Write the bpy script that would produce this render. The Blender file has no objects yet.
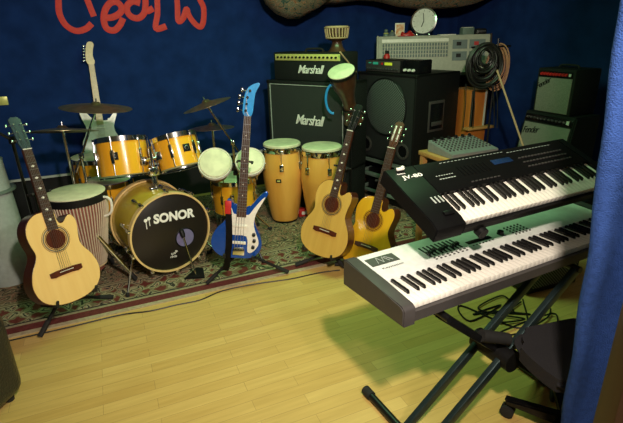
import bpy, bmesh, math, random
from mathutils import Vector, Matrix
random.seed(7)
PI = math.pi
R_ = math.radians
scene = bpy.context.scene
COL = scene.collection

# ------------------------------------------------------------------ camera
F_PX, PITCH, ROLL, CAM_H = 465.84, 0.36614, -0.02591, 1.5512
cp, sp = math.cos(PITCH), math.sin(PITCH)
cr, sr = math.cos(ROLL), math.sin(ROLL)
R0 = Vector((1, 0, 0)); FW = Vector((0, cp, -sp)); D0 = Vector((0, -sp, -cp))
CX = cr*R0 - sr*D0
CD = sr*R0 + cr*D0
cam_data = bpy.data.cameras.new('camera')
cam = bpy.data.objects.new('camera', cam_data); COL.objects.link(cam)
m = Matrix((( CX.x, -CD.x, -FW.x, 0), (CX.y, -CD.y, -FW.y, 0), (CX.z, -CD.z, -FW.z, CAM_H), (0, 0, 0, 1)))
cam.matrix_world = m
cam_data.sensor_fit = 'HORIZONTAL'; cam_data.sensor_width = 36
cam_data.lens = F_PX/623*36; cam_data.clip_start = .02
scene.camera = cam

# ------------------------------------------------------------------ world, lights, exposure
w = bpy.data.worlds.new('world'); scene.world = w; w.use_nodes = True
w.node_tree.nodes['Background'].inputs[0].default_value = (.35, .5, .45, 1)
w.node_tree.nodes['Background'].inputs[1].default_value = .03

def lamp(name, kind, loc, power, color, size=.2, target=None, **kw):
    ld = bpy.data.lights.new(name, kind); ld.energy = power; ld.color = color
    if kind == 'AREA':
        ld.shape = kw.get('shape', 'DISK'); ld.size = size
        if 'size_y' in kw: ld.size_y = kw['size_y']
    else: ld.shadow_soft_size = size
    o = bpy.data.objects.new(name, ld); COL.objects.link(o); o.location = loc
    if target is not None:
        o.rotation_euler = (Vector(target)-Vector(loc)).to_track_quat('-Z', 'Y').to_euler()
    return o
kl = lamp('ceiling_spot_light', 'SPOT', (.27, .16, 2.2), 232, (1, .86, .70), .06, target=(0, 3.4, .95))
kl.data.spot_size = R_(125); kl.data.spot_blend = 1
lamp('side_lamp_light', 'POINT', (.80, -.10, 1.92), 48, (1, .92, .84), .05)
lamp('fluorescent_tube_light', 'AREA', (.2, 2.9, 2.33), 22, (.42, 1, .42), 1.6, (.2, 2.9, 0), shape='RECTANGLE', size_y=.5)

scene.view_settings.view_transform = 'Standard'; scene.view_settings.look = 'None'
scene.view_settings.gamma = 1; scene.view_settings.use_curve_mapping = False
scene.view_settings.exposure = 0.33

# ------------------------------------------------------------------ measuring helpers
def ray(u, v):
    du, dv = u-311.5, v-211.5
    return FW + CX*(du/F_PX) + CD*(dv/F_PX)
EYE = Vector((0, 0, CAM_H))
def at(u, v, y):
    d = ray(u, v); return EYE + d*(y/d.y)
def onz(u, v, z=0.0):
    d = ray(u, v); return EYE + d*((z-CAM_H)/d.z)
ROOM = 0.4062
DW = Vector((math.cos(ROOM), math.sin(ROOM), 0)); NW = Vector((-math.sin(ROOM), math.cos(ROOM), 0))
WALL = 4.70
def onwall(u, v, D=WALL):
    d = ray(u, v); return EYE + d*(D/NW.dot(d))
Z = Vector((0, 0, 1))

# ------------------------------------------------------------------ materials
MATS = {}
def mat(name, col, rough=.5, metal=0, noise=0, nscale=40, bump=0, bscale=200, spec=None, coat=0, col2=None, stretch=None, emis=0):
    if name in MATS: return MATS[name]
    mt = bpy.data.materials.new(name); mt.use_nodes = True; nt = mt.node_tree; b = nt.nodes['Principled BSDF']
    b.inputs['Roughness'].default_value = rough; b.inputs['Metallic'].default_value = metal
    if spec is not None: b.inputs['Specular IOR Level'].default_value = spec
    if coat: b.inputs['Coat Weight'].default_value = coat; b.inputs['Coat Roughness'].default_value = .08
    c = (*col, 1)
    b.inputs['Base Color'].default_value = c
    tc = nt.nodes.new('ShaderNodeTexCoord'); mp = nt.nodes.new('ShaderNodeMapping')
    nt.links.new(tc.outputs['Object'], mp.inputs[0])
    if stretch: mp.inputs['Scale'].default_value = stretch
    n = nt.nodes.new('ShaderNodeTexNoise'); n.inputs['Scale'].default_value = nscale; n.inputs['Detail'].default_value = 4
    nt.links.new(mp.outputs[0], n.inputs['Vector'])
    k = noise if noise else .06
    c2 = (*col2, 1) if col2 else (*[x*(1-k) for x in col], 1)
    c1 = c if col2 else (*[min(1, x*(1+k)) for x in col], 1)
    rp = nt.nodes.new('ShaderNodeValToRGB'); rp.color_ramp.elements[0].position = .35; rp.color_ramp.elements[1].position = .65
    rp.color_ramp.elements[0].color = c2; rp.color_ramp.elements[1].color = c1
    nt.links.new(n.outputs['Fac'], rp.inputs[0]); nt.links.new(rp.outputs[0], b.inputs['Base Color'])
    if bump:
        n2 = nt.nodes.new('ShaderNodeTexNoise'); n2.inputs['Scale'].default_value = bscale
        nt.links.new(tc.outputs['Object'], n2.inputs['Vector'])
        bp = nt.nodes.new('ShaderNodeBump'); bp.inputs['Strength'].default_value = bump; bp.inputs['Distance'].default_value = .01
        nt.links.new(n2.outputs['Fac'], bp.inputs['Height']); nt.links.new(bp.outputs[0], b.inputs['Normal'])
    if emis:
        b.inputs['Emission Color'].default_value = c; b.inputs['Emission Strength'].default_value = emis
    MATS[name] = mt; return mt

M = dict(
 blue=mat('blue_felt', (.010, .034, .145), .95, noise=.18, nscale=6, bump=.3, bscale=260, spec=.1),
 foam=mat('blue_padding', (.032, .075, .27), .95, noise=.12, nscale=60, bump=.6, bscale=260, spec=.1),
 black=mat('matte_black', (.006, .006, .0065), .5, bump=.1, spec=.25),
 blackwall=mat('black_board', (.006, .007, .008), .8),
 gloss=mat('gloss_black', (.005, .005, .006), .25, spec=.3),
 tolex=mat('dark_tolex', (.010, .013, .012), .6, bump=.5, bscale=500, spec=.3),
 grill=mat('grille_cloth', (.022, .03, .027), .85, noise=.3, nscale=300, bump=.4, bscale=700),
 silvergrill=mat('silver_grille_cloth', (.23, .235, .20), .8, noise=.25, nscale=250, bump=.4, bscale=600),
 chrome=mat('chrome', (.75, .77, .8), .12, 1),
 steel=mat('dull_steel', (.35, .37, .38), .35, 1),
 darkmetal=mat('dark_metal', (.03, .032, .035), .35, .8),
 rubber=mat('rubber', (.012, .012, .012), .8),
 white=mat('white_plastic', (.75, .74, .7), .35),
 keywhite=mat('key_white', (.82, .79, .73), .25),
 keyblack=mat('key_black', (.012, .011, .011), .25),
 panel=mat('silver_panel', (.66, .67, .66), .4),
 charcoal=mat('charcoal_plastic', (.05, .045, .045), .42),
 head=mat('drum_skin', (.68, .66, .46), .6, noise=.12, nscale=14),
 gold=mat('gold_panel', (.72, .72, .22), .35, .2),
 logo=mat('white_logo', (.85, .85, .82), .5),
 amber=mat('amber_lacquer', (.86, .45, .025), .22, col2=(.78, .34, .015), nscale=5, stretch=(1, 1, .25), coat=.6),
 amberbd=mat('amber_yellow_lacquer', (.62, .44, .05), .25, col2=(.5, .33, .03), nscale=6, coat=.6),
 conga=mat('honey_wood_lacquer', (.80, .44, .09), .3, col2=(.68, .33, .05), nscale=9, stretch=(1, 1, .12), coat=.5),
 spruce=mat('spruce_top', (.86, .58, .22), .28, col2=(.82, .53, .19), nscale=30, stretch=(1, .06, 1), coat=.5),
 spruce2=mat('amber_spruce_top', (.68, .43, .10), .3, col2=(.62, .37, .08), nscale=30, stretch=(1, .06, 1), coat=.4),
 cedar=mat('orange_cedar_top', (.76, .43, .02), .3, col2=(.70, .37, .015), nscale=30, stretch=(1, .06, 1), coat=.4),
 mahog=mat('mahogany', (.1, .022, .01), .3, col2=(.06, .014, .007), nscale=18, stretch=(1, .15, 1), coat=.4),
 rose=mat('rosewood', (.075, .034, .02), .5, col2=(.045, .02, .012), nscale=30, stretch=(1, .1, 1)),
 maple=mat('maple_neck', (.72, .62, .33), .35),
 bluelac=mat('metallic_blue_lacquer', (.006, .075, .42), .2, .3, coat=.7),
 skyblue=mat('sky_blue_lacquer', (.03, .3, .72), .25, coat=.6),
 cream=mat('cream_plastic', (.8, .78, .7), .35),
 strat=mat('white_lacquer', (.82, .84, .82), .25, coat=.5),
 bronze=mat('dark_bronze', (.36, .30, .16), .36, .9, noise=.2, nscale=20),
 brown=mat('brown_drum_wood', (.09, .04, .018), .35, col2=(.05, .02, .01), nscale=10, coat=.4),
 rope=mat('tan_rope', (.46, .32, .18), .8),
 pinkshell=mat('maroon_shell', (.26, .08, .06), .5),
 redp=mat('red_plastic', (.5, .02, .02), .4),
 paint=mat('red_paint', (.72, .035, .02), .6),
 olive=mat('grey_green_steel', (.2, .27, .23), .45, .3),
 orangewood=mat('orange_wood', (.5, .17, .03), .4, col2=(.38, .12, .02), nscale=12, stretch=(1, 1, .15)),
 tablewood=mat('table_wood', (.42, .22, .07), .45),
 doorwood=mat('brown_door_wood', (.045, .018, .008), .5, col2=(.028, .011, .005), nscale=14, stretch=(1, 1, .08)),
 greyplastic=mat('pale_grey_plastic', (.4, .45, .42), .5),
 leather=mat('black_leather', (.012, .012, .014), .3, bump=.4, bscale=90),
 seatcloth=mat('dark_seat_cloth', (.012, .011, .014), .9, bump=.4, bscale=300),
 ledgreen=mat('green_led', (.02, .22, .14), .5, emis=.5),
 ledyellow=mat('yellow_display', (.42, .48, .03), .5, emis=.5),
 ledred=mat('red_knob_panel', (.45, .02, .02), .4),
 console=mat('console_grey', (.42, .42, .35), .5),
 consoledark=mat('console_slate', (.13, .17, .17), .5),
 teal=mat('teal_grey_metal', (.13, .28, .27), .35, .5),
 cable=mat('black_cable', (.008, .008, .008), .45),
 copper=mat('tan_cable', (.38, .2, .1), .5),
 ceiling=mat('ceiling_paint', (.45, .44, .4), .9),
 skirtwhite=mat('white_trim', (.5, .52, .5), .6),
 mixersilver=mat('mixer_silver', (.30, .32, .33), .4, .5),
 standsheen=mat('teal_sheen_black_metal', (.045, .075, .08), .32, .7),  # black stand tubes, their teal sheen painted in as base colour
 bluesheen=mat('blue_sheen_black', (.035, .06, .075), .15, coat=.5),  # dark headstock gloss, blue wall's reflection put into the base colour
 hoopwood=mat('pale_hoop_wood', (.72, .52, .22), .3),
 palerope=mat('pale_rope', (.55, .45, .34), .8),
 synthblack=mat('synth_black', (.0045, .0045, .005), .4, spec=.12),
 purple=mat('violet_port', (.16, .15, .3), .6),
 picture=mat('orange_picture', (.7, .25, .07), .5, col2=(.85, .75, .5), nscale=30),
)

def floor_material():
    mt = bpy.data.materials.new('laminate_floor'); mt.use_nodes = True; nt = mt.node_tree; b = nt.nodes['Principled BSDF']
    N = nt.nodes.new; L = nt.links.new
    tc = N('ShaderNodeTexCoord'); mp = N('ShaderNodeMapping'); mp.inputs['Rotation'].default_value = (0, 0, -ROOM)
    L(tc.outputs['Object'], mp.inputs[0])
    br = N('ShaderNodeTexBrick'); br.offset = .37; br.inputs['Scale'].default_value = 1
    br.inputs['Brick Width'].default_value = .62; br.inputs['Row Height'].default_value = .066
    br.inputs['Mortar Size'].default_value = .0009; br.inputs['Mortar Smooth'].default_value = .2
    br.inputs['Color1'].default_value = (.72, .50, .165, 1); br.inputs['Color2'].default_value = (.61, .395, .115, 1)
    br.inputs['Mortar'].default_value = (.4, .24, .08, 1); br.inputs['Bias'].default_value = 0
    L(mp.outputs[0], br.inputs['Vector'])
    mp2 = N('ShaderNodeMapping'); mp2.inputs['Scale'].default_value = (3, 40, 1); L(mp.outputs[0], mp2.inputs[0])
    n = N('ShaderNodeTexNoise'); n.inputs['Scale'].default_value = 1.2; n.inputs['Detail'].default_value = 6; L(mp2.outputs[0], n.inputs['Vector'])
    mx = N('ShaderNodeMix'); mx.data_type = 'RGBA'; mx.blend_type = 'MULTIPLY'; mx.inputs[0].default_value = 1
    rp = N('ShaderNodeValToRGB'); rp.color_ramp.elements[0].position = .3; rp.color_ramp.elements[1].position = .7
    rp.color_ramp.elements[0].color = (.86, .83, .78, 1); rp.color_ramp.elements[1].color = (1, 1, 1, 1)
    L(n.outputs['Fac'], rp.inputs[0]); L(br.outputs['Color'], mx.inputs[6]); L(rp.outputs[0], mx.inputs[7])
    L(mx.outputs[2], b.inputs['Base Color']); b.inputs['Roughness'].default_value = .38
    return mt

def rug_material(D):
    mt = bpy.data.materials.new('persian_rug'); mt.use_nodes = True; nt = mt.node_tree; b = nt.nodes['Principled BSDF']
    N = nt.nodes.new; L = nt.links.new
    tc = N('ShaderNodeTexCoord'); sx = N('ShaderNodeSeparateXYZ'); L(tc.outputs['Object'], sx.inputs[0])
    def ramp(src, stops, interp='CONSTANT'):
        r = N('ShaderNodeValToRGB'); r.color_ramp.interpolation = interp
        e = r.color_ramp.elements
        while len(e) > 1: e.remove(e[0])
        e[0].position = stops[0][0]; e[0].color = (*stops[0][1], 1)
        for p, c in stops[1:]:
            q = e.new(p); q.color = (*c, 1)
        L(src, r.inputs[0]); return r.outputs[0]
    def mix(f, a, c):
        x = N('ShaderNodeMix'); x.data_type = 'RGBA'; L(f, x.inputs[0]); L(a, x.inputs[6]); L(c, x.inputs[7]); return x.outputs[2]
    # distorted coords give curling vines
    ns = N('ShaderNodeTexNoise'); ns.inputs['Scale'].default_value = 9; ns.inputs['Detail'].default_value = 2; L(tc.outputs['Object'], ns.inputs['Vector'])
    vm = N('ShaderNodeVectorMath'); vm.operation = 'MULTIPLY_ADD'; L(ns.outputs['Color'], vm.inputs[0]); vm.inputs[1].default_value = (.16, .16, 0); L(tc.outputs['Object'], vm.inputs[2])
    vo = N('ShaderNodeTexVoronoi'); vo.inputs['Scale'].default_value = 11; vo.inputs['Randomness'].default_value = .55; L(vm.outputs[0], vo.inputs['Vector'])
    BEIGE = (.40, .34, .21); DG = (.06, .058, .045); MAR = (.17, .045, .035); OL = (.22, .18, .10); CR = (.42, .37, .23); NAV = (.04, .05, .06); PK = (.33, .18, .12)
    fieldA = ramp(vo.outputs['Distance'], [(0, MAR), (.12, CR), (.2, OL), (.3, DG), (.38, BEIGE), (.46, PK), (.52, OL), (.62, DG), (.75, BEIGE)])
    wv = N('ShaderNodeTexVoronoi'); wv.inputs['Scale'].default_value = 30; wv.feature = 'F1'; L(vm.outputs[0], wv.inputs['Vector'])
    fieldB = ramp(wv.outputs['Distance'], [(0, CR), (.16, MAR), (.3, BEIGE), (.42, DG), (.55, OL), (.7, PK)])
    cells = ramp(vo.outputs['Color'], [(0, (0, 0, 0)), (.45, (1, 1, 1))])
    field = mix(cells, fieldA, fieldB)
    # border medallions in a repeating row
    mp = N('ShaderNodeMapping'); mp.inputs['Scale'].default_value = (1, 1, 1); L(tc.outputs['Object'], mp.inputs[0])
    vb = N('ShaderNodeTexVoronoi'); vb.inputs['Scale'].default_value = 9.5; vb.inputs['Randomness'].default_value = .12; vb.distance = 'MANHATTAN'; L(vm.outputs[0], vb.inputs['Vector'])
    bord = ramp(vb.outputs['Distance'], [(0, NAV), (.1, PK), (.2, CR), (.3, DG), (.42, BEIGE), (.55, OL), (.7, MAR)])
    mr = N('ShaderNodeMapRange'); mr.inputs['From Max'].default_value = D; L(sx.outputs['Y'], mr.inputs['Value'])
    s = lambda d: d/D
    k = (0, 0, 0); W1 = (1, 1, 1)
    isb = ramp(mr.outputs[0], [(0, k), (s(.13), W1), (s(.36), k)])
    c1 = mix(isb, field, bord)
    stripecol = ramp(mr.outputs[0], [(0, (.5, .42, .27)), (s(.028), (.17, .045, .04)), (s(.095), BEIGE), (s(.115), DG), (s(.13), MAR), (s(.36), DG), (s(.37), BEIGE), (s(.385), OL), (s(.40), BEIGE)])
    iss = ramp(mr.outputs[0], [(0, W1), (s(.13), k), (s(.36), W1), (s(.405), k)])
    c2 = mix(iss, c1, stripecol)
    # wear
    nw = N('ShaderNodeTexNoise'); nw.inputs['Scale'].default_value = 60; L(tc.outputs['Object'], nw.inputs['Vector'])
    rp = ramp(nw.outputs['Fac'], [(.3, (.7, .7, .7)), (.7, (1, 1, 1))], 'LINEAR')
    x = N('ShaderNodeMix'); x.data_type = 'RGBA'; x.blend_type = 'MULTIPLY'; x.inputs[0].default_value = 1; L(c2, x.inputs[6]); L(rp, x.inputs[7])
    L(x.outputs[2], b.inputs['Base Color']); b.inputs['Roughness'].default_value = .95; b.inputs['Specular IOR Level'].default_value = .1
    bp = N('ShaderNodeBump'); bp.inputs['Strength'].default_value = .4; bp.inputs['Distance'].default_value = .004
    L(nw.outputs['Fac'], bp.inputs['Height']); L(bp.outputs[0], b.inputs['Normal'])
    return mt

def cloth_material():
    mt = bpy.data.materials.new('patterned_drape_cloth'); mt.use_nodes = True; nt = mt.node_tree; b = nt.nodes['Principled BSDF']
    N = nt.nodes.new; L = nt.links.new
    tc = N('ShaderNodeTexCoord')
    ns = N('ShaderNodeTexNoise'); ns.inputs['Scale'].default_value = 13; ns.inputs['Detail'].default_value = 2; ns.inputs['Distortion'].default_value = 2.5
    L(tc.outputs['Object'], ns.inputs['Vector'])
    r = N('ShaderNodeValToRGB'); e = r.color_ramp.elements
    cols = [(.36, (.05, .12, .11)), (.44, (.35, .36, .24)), (.49, (.55, .16, .06)), (.53, (.6, .55, .4)), (.57, (.07, .16, .16)), (.64, (.5, .38, .22))]
    e[0].position, e[0].color = cols[0][0], (*cols[0][1], 1); e[1].position, e[1].color = cols[-1][0], (*cols[-1][1], 1)
    for p, c in cols[1:-1]:
        q = e.new(p); q.color = (*c, 1)
    L(ns.outputs['Fac'], r.inputs[0]); L(r.outputs[0], b.inputs['Base Color']); b.inputs['Roughness'].default_value = .9
    return mt

def grille_mesh_material():
    mt = bpy.data.materials.new('perforated_steel_grille'); mt.use_nodes = True; nt = mt.node_tree; b = nt.nodes['Principled BSDF']
    N = nt.nodes.new; L = nt.links.new
    tc = N('ShaderNodeTexCoord'); mp = N('ShaderNodeMapping'); mp.inputs['Rotation'].default_value = (R_(0), R_(45), 0); L(tc.outputs['Object'], mp.inputs[0])
    ck = N('ShaderNodeTexWave'); ck.inputs['Scale'].default_value = 22; ck.bands_direction = 'X'; L(mp.outputs[0], ck.inputs['Vector'])
    r = N('ShaderNodeValToRGB'); r.color_ramp.elements[0].color = (.006, .007, .008, 1); r.color_ramp.elements[1].color = (.16, .19, .18, 1)
    r.color_ramp.elements[0].position = .5; r.color_ramp.elements[1].position = .9
    L(ck.outputs['Fac'], r.inputs[0]); L(r.outputs[0], b.inputs['Base Color']); b.inputs['Roughness'].default_value = .5
    return mt
M['mesh'] = grille_mesh_material()

# ------------------------------------------------------------------ mesh helpers
def frame(o, x=None, y=None, z=None):
    """matrix with origin o; give two of the axes (first is kept exactly)."""
    o = Vector(o)
    if y is not None and z is not None:
        y = Vector(y).normalized(); z = Vector(z); z = (z-y*z.dot(y)).normalized(); x = y.cross(z)
    elif x is not None and z is not None:
        z = Vector(z).normalized(); x = Vector(x); x = (x-z*x.dot(z)).normalized(); y = z.cross(x)
    elif x is not None and y is not None:
        x = Vector(x).normalized(); y = Vector(y); y = (y-x*y.dot(x)).normalized(); z = x.cross(y)
    return Matrix(((x.x, y.x, z.x, o.x), (x.y, y.y, z.y, o.y), (x.z, y.z, z.z, o.z), (0, 0, 0, 1)))
def facing(o, a):
    """frame at o: local -Y points at compass angle a (degrees), Z up."""
    return Matrix.Translation(Vector(o)) @ Matrix.Rotation(R_(a+90), 4, 'Z')

def finish(bm, name, material, parent=None, smooth=True, angle=40):
    bmesh.ops.recalc_face_normals(bm, faces=bm.faces)
    me = bpy.data.meshes.new(name); bm.to_mesh(me); bm.free()
    me.materials.append(material)
    if smooth:
        for p in me.polygons: p.use_smooth = True
        try: me.set_sharp_from_angle(angle=R_(angle))
        except Exception: pass
    o = bpy.data.objects.new(name, me); COL.objects.link(o)
    if parent is not None: o.parent = parent
    return o
def B(): return bmesh.new()
def add_box(bm, c, s, mtx=None, bevel=0, seg=2):
    t = Matrix.Translation(Vector(c)) @ Matrix.Diagonal((s[0], s[1], s[2], 1))
    if mtx is not None: t = mtx @ t
    r = bmesh.ops.create_cube(bm, size=1, matrix=t)
    if bevel:
        ed = list({e for v in r['verts'] for e in v.link_edges})
        bmesh.ops.bevel(bm, geom=ed, offset=bevel, segments=seg, affect='EDGES', profile=.5)
    return bm
def add_lathe(bm, prof, mtx=None, n=32, cap0=True, cap1=True):
    rings = []
    mtx = mtx or Matrix.Identity(4)
    for r, z in prof:
        rings.append([bm.verts.new(mtx @ Vector((r*math.cos(2*PI*i/n), r*math.sin(2*PI*i/n), z))) for i in range(n)])
    for a, b in zip(rings, rings[1:]):
        for i in range(n): bm.faces.new((a[i], a[(i+1) % n], b[(i+1) % n], b[i]))
    if cap0: bm.faces.new(rings[0][::-1])
    if cap1: bm.faces.new(rings[-1])
    return bm
def axis(p0, p1):
    p0 = Vector(p0); p1 = Vector(p1); d = p1-p0
    q = d.to_track_quat('Z', 'Y').to_matrix().to_4x4()
    return Matrix.Translation(p0) @ q, d.length
def add_tube(bm, p0, p1, r, r2=None, n=10):
    a, l = axis(p0, p1); r2 = r if r2 is None else r2
    return add_lathe(bm, [(r, 0), (r2, l)], a, n)
def add_path(bm, pts, r, n=6, closed=False):
    pts = [Vector(p) for p in pts]; rings = []; N_ = len(pts); up = None
    for i, p in enumerate(pts):
        a = pts[(i-1) % N_] if (closed or i) else p; b = pts[(i+1) % N_] if (closed or i < N_-1) else p
        t = (b-a).normalized()
        if up is None: up = Vector((0, 0, 1)) if abs(t.z) < .9 else Vector((1, 0, 0))
        s = t.cross(up).normalized(); up = s.cross(t).normalized()
        rr = r(i) if callable(r) else r
        rings.append([bm.verts.new(p + (s*math.cos(2*PI*k/n)+up*math.sin(2*PI*k/n))*rr) for k in range(n)])
    prs = list(zip(rings, rings[1:])) + ([(rings[-1], rings[0])] if closed else [])
    for a, b in prs:
        for i in range(n): bm.faces.new((a[i], a[(i+1) % n], b[(i+1) % n], b[i]))
    if not closed: bm.faces.new(rings[0][::-1]); bm.faces.new(rings[-1])
    return bm
def add_prism(bm, pts, z0, z1, mtx=None, bevel=0, seg=2):
    mtx = mtx or Matrix.Identity(4)
    a = [bm.verts.new(mtx @ Vector((x, y, z0))) for x, y in pts]; b = [bm.verts.new(mtx @ Vector((x, y, z1))) for x, y in pts]
    n = len(pts)
    f1 = bm.faces.new(a[::-1]); f2 = bm.faces.new(b)
    for i in range(n): bm.faces.new((a[i], a[(i+1) % n], b[(i+1) % n], b[i]))
    if bevel: bmesh.ops.bevel(bm, geom=list(f1.edges)+list(f2.edges), offset=bevel, segments=seg, affect='EDGES')
    return bm
def spline(pts, per=6, closed=True):
    out = []; n = len(pts)
    rng = range(n) if closed else range(n-1)
    for i in rng:
        g = lambda k: Vector((*pts[k % n],)) if closed else Vector((*pts[max(0, min(n-1, k))],))
        p0, p1, p2, p3 = g(i-1), g(i), g(i+1), g(i+2)
        for j in range(per):
            t = j/per
            out.append(.5*((2*p1)+(-p0+p2)*t+(2*p0-5*p1+4*p2-p3)*t*t+(-p0+3*p1-3*p2+p3)*t**3))
    if not closed: out.append(Vector((*pts[-1],)))
    return [tuple(v) for v in out]

def tag(o, label, cat, group=None, kind=None):
    o['label'] = label; o['category'] = cat
    if group: o['group'] = group
    if kind: o['kind'] = kind
    return o
def thing(name, mtx, label, cat, group=None):
    o = bpy.data.objects.new(name, None); COL.objects.link(o); o.empty_display_size = .1
    o.matrix_world = mtx if isinstance(mtx, Matrix) else Matrix.Translation(Vector(mtx))
    return tag(o, label, cat, group)
def structure(o): o['kind'] = 'structure'; return o
def local(t, p): return t.matrix_world.inverted() @ Vector(p)

def text_part(name, s, width, height, mtx, material, parent, shear=0, bold=0.0, depth=.001, spacing=1.0):
    """lettering as a thin mesh; mtx: local frame, X along the line, Z out of the surface, centred"""
    cu = bpy.data.curves.new(name, 'FONT'); cu.body = s; cu.shear = shear; cu.offset = bold; cu.extrude = .01; cu.space_character = spacing; cu.resolution_u = 4
    tmp = bpy.data.objects.new(name, cu); COL.objects.link(tmp)
    dg = bpy.context.evaluated_depsgraph_get(); dg.update()
    me = bpy.data.meshes.new_from_object(tmp.evaluated_get(dg)); bpy.data.objects.remove(tmp)
    xs = [v.co.x for v in me.vertices]; ys = [v.co.y for v in me.vertices]
    x0, x1, y0, y1 = min(xs), max(xs), min(ys), max(ys)
    for v in me.vertices:
        p = Vector(((v.co.x-(x0+x1)/2)/(x1-x0)*width, (v.co.y-(y0+y1)/2)/(y1-y0)*height, depth if v.co.z > 0 else 0))
        v.co = mtx @ p
    me.materials.clear(); me.materials.append(material)
    o = bpy.data.objects.new(name, me); COL.objects.link(o); o.parent = parent
    return o
def share(o, parent, mtx=None):
    c = o.copy(); COL.objects.link(c); c.parent = parent
    if mtx is not None: c.matrix_local = mtx
    return c

# ================================================================== THE ROOM
def quad_slab(name, o, x, y, z, sx, sy, sz, material):
    """box from corner o along unit axes"""
    bm = B(); add_box(bm, (sx/2, sy/2, sz/2), (sx, sy, sz))
    ob = finish(bm, name, material, smooth=False); ob.matrix_world = frame(o, x=x, y=y); return structure(ob)
S1 = 3.95                    # where the right wall stands along the back wall's direction
CEIL = 2.4
bm = B(); add_box(bm, (0, 2.3, -.05), (9.5, 9.6, .1)); structure(finish(bm, 'floor', floor_material(), smooth=False))
bm = B(); add_box(bm, (0, 2.3, CEIL+.05), (9.5, 9.6, .1)); structure(finish(bm, 'ceiling', M['ceiling'], smooth=False))
w0 = NW*WALL + DW*(-2.6)
quad_slab('wall_back', w0+Z*.40, DW, NW, Z, 2.6+S1+.1, .12, CEIL-.40, M['blue'])
quad_slab('wall_back_lower', w0+NW*.03, DW, NW, Z, 2.6+S1+.1, .09, .385, M['blackwall'])
quad_slab('trim_1', w0-NW*.008+Z*.378, DW, NW, Z, 2.6+S1, .03, .02, M['skirtwhite'])
quad_slab('wall_right', DW*S1+NW*WALL, -NW, DW, Z, 3.0, .12, CEIL, M['blue'])
quad_slab('wall_left', NW*WALL+DW*-2.6, -NW, -DW, Z, 4.6, .12, CEIL, M['blue'])

# rug
RF = 2.684; RX0 = -2.55; RL = 5.5; RD = 1.95
bm = B(); add_box(bm, (RL/2, RD/2, .004), (RL, RD, .008))
rug = finish(bm, 'rug', rug_material(RD), smooth=False); rug.matrix_world = frame(DW*RX0+NW*RF, x=DW, y=NW)
tag(rug, 'large patterned oriental rug with maroon and cream border under the drum kit', 'rug')
RUG = .008

# hanging patterned cloth at the ceiling
CLOTH = cloth_material()
def drape(name, u0, u1, y, zc, outline, label):
    bm = B(); A = at(u0, 10, y); E = at(u1, 10, y+.15); A.z = E.z = 0
    nu, nv = 40, 14; rows = []
    nrm = Vector((-(E-A).y, (E-A).x, 0)).normalized()
    for i in range(nu+1):
        s = i/nu; base = A.lerp(E, s)
        # lower edge height read from the drape's sag outline
        k = s*(len(outline)-1); j = min(int(k), len(outline)-2); zl = outline[j]*(1-(k-j))+outline[j+1]*(k-j)
        row = []
        for q in range(nv+1):
            t = q/nv; off = (t-.5)*.75
            z = zc-(zc-zl)*(math.sin(PI*t)**.7) + .012*math.sin(9*t*PI+5*s)*math.sin(PI*t)
            row.append(bm.verts.new(base+nrm*off+Z*z))
        rows.append(row)
    for a, b in zip(rows, rows[1:]):
        for q in range(nv): bm.faces.new((a[q], a[q+1], b[q+1], b[q]))
    top = [r[0] for r in rows]+[r[-1] for r in rows][::-1]
    bmesh.ops.solidify(bm, geom=bm.faces[:], thickness=.008)
    o = finish(bm, name, CLOTH, angle=180); return tag(o, label, 'cloth', None)
def zz(u, v, y): return at(u, v, y).z
drape('ceiling_drape', 255, 330, 4.5, CEIL-.02, [zz(262, -30, 4.5), zz(268, 3, 4.5), zz(280, 14, 4.5), zz(295, 18, 4.5), zz(306, 17, 4.5), zz(316, 11, 4.5), zz(322, 6, 4.5), zz(330, -4, 4.5)],
      'patterned cloth sagging from the ceiling above the upper left of the black amplifier stack')
drape('ceiling_drape', 318, 492, 4.95, CEIL-.02, [zz(318, 5, 4.95), zz(340, 4, 4.95), zz(365, 0, 4.95), zz(372, 1, 4.95), zz(385, 6, 4.95), zz(400, 8, 4.95), zz(430, 8, 4.95), zz(455, 7, 4.95), zz(480, 3, 4.95), zz(492, -6, 4.95)],
      'long shallow patterned cloth sagging from the ceiling above the wall clock')

# red hand-painted lettering on the felt
let = thing('wall_lettering', onwall(130, 10), 'large red hand-painted letters high on the blue wall above the drums', 'lettering')
g = lambda x, y: (50+x/3.665, y/3.665)
strokes = [
 [[g(30, -60), g(31, 0), g(35, 50), g(58, 92), g(95, 113), g(130, 106), g(153, 86)], [g(118, -40), g(137, 0), g(150, 33), g(161, 60)]],
 [[g(196, 66), g(230, 63), g(258, 46), g(262, 26), g(245, 8), g(222, 10), g(203, 35), g(197, 72), g(208, 104), g(235, 111), g(256, 92), g(268, 66)]],
 [[g(330, 12), g(305, 5), g(285, 18), g(283, 42), g(300, 62), g(325, 66), g(345, 48), g(350, 15), g(348, -15)], [g(346, 30), g(358, 40), g(378, 30)]],
 [[g(392, -60), g(393, 0), g(394, 50), g(388, 104), g(426, 96)]],
 [[g(462, -40), g(467, 20), g(470, 76), g(488, 66), g(500, 34), g(506, 44)], [g(500, 34), g(515, 66), g(535, 90), g(552, 98), g(562, 78), g(563, 30), g(550, 0), g(540, -25)]],
]
for ls in strokes:
    bm = B()
    for st in ls:
        pts = spline(st, 6, closed=False)
        P3 = [onwall(u, v, WALL-.004) for u, v in pts]
        add_path(bm, [p-let.location for p in P3], .026, 8)
    # press the strokes flat against the wall
    for v in bm.verts:
        d = NW.dot(v.co+let.location)-(WALL-.004); v.co -= NW*d*.9
    finish(bm, 'letter', M['paint'], let)

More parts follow.
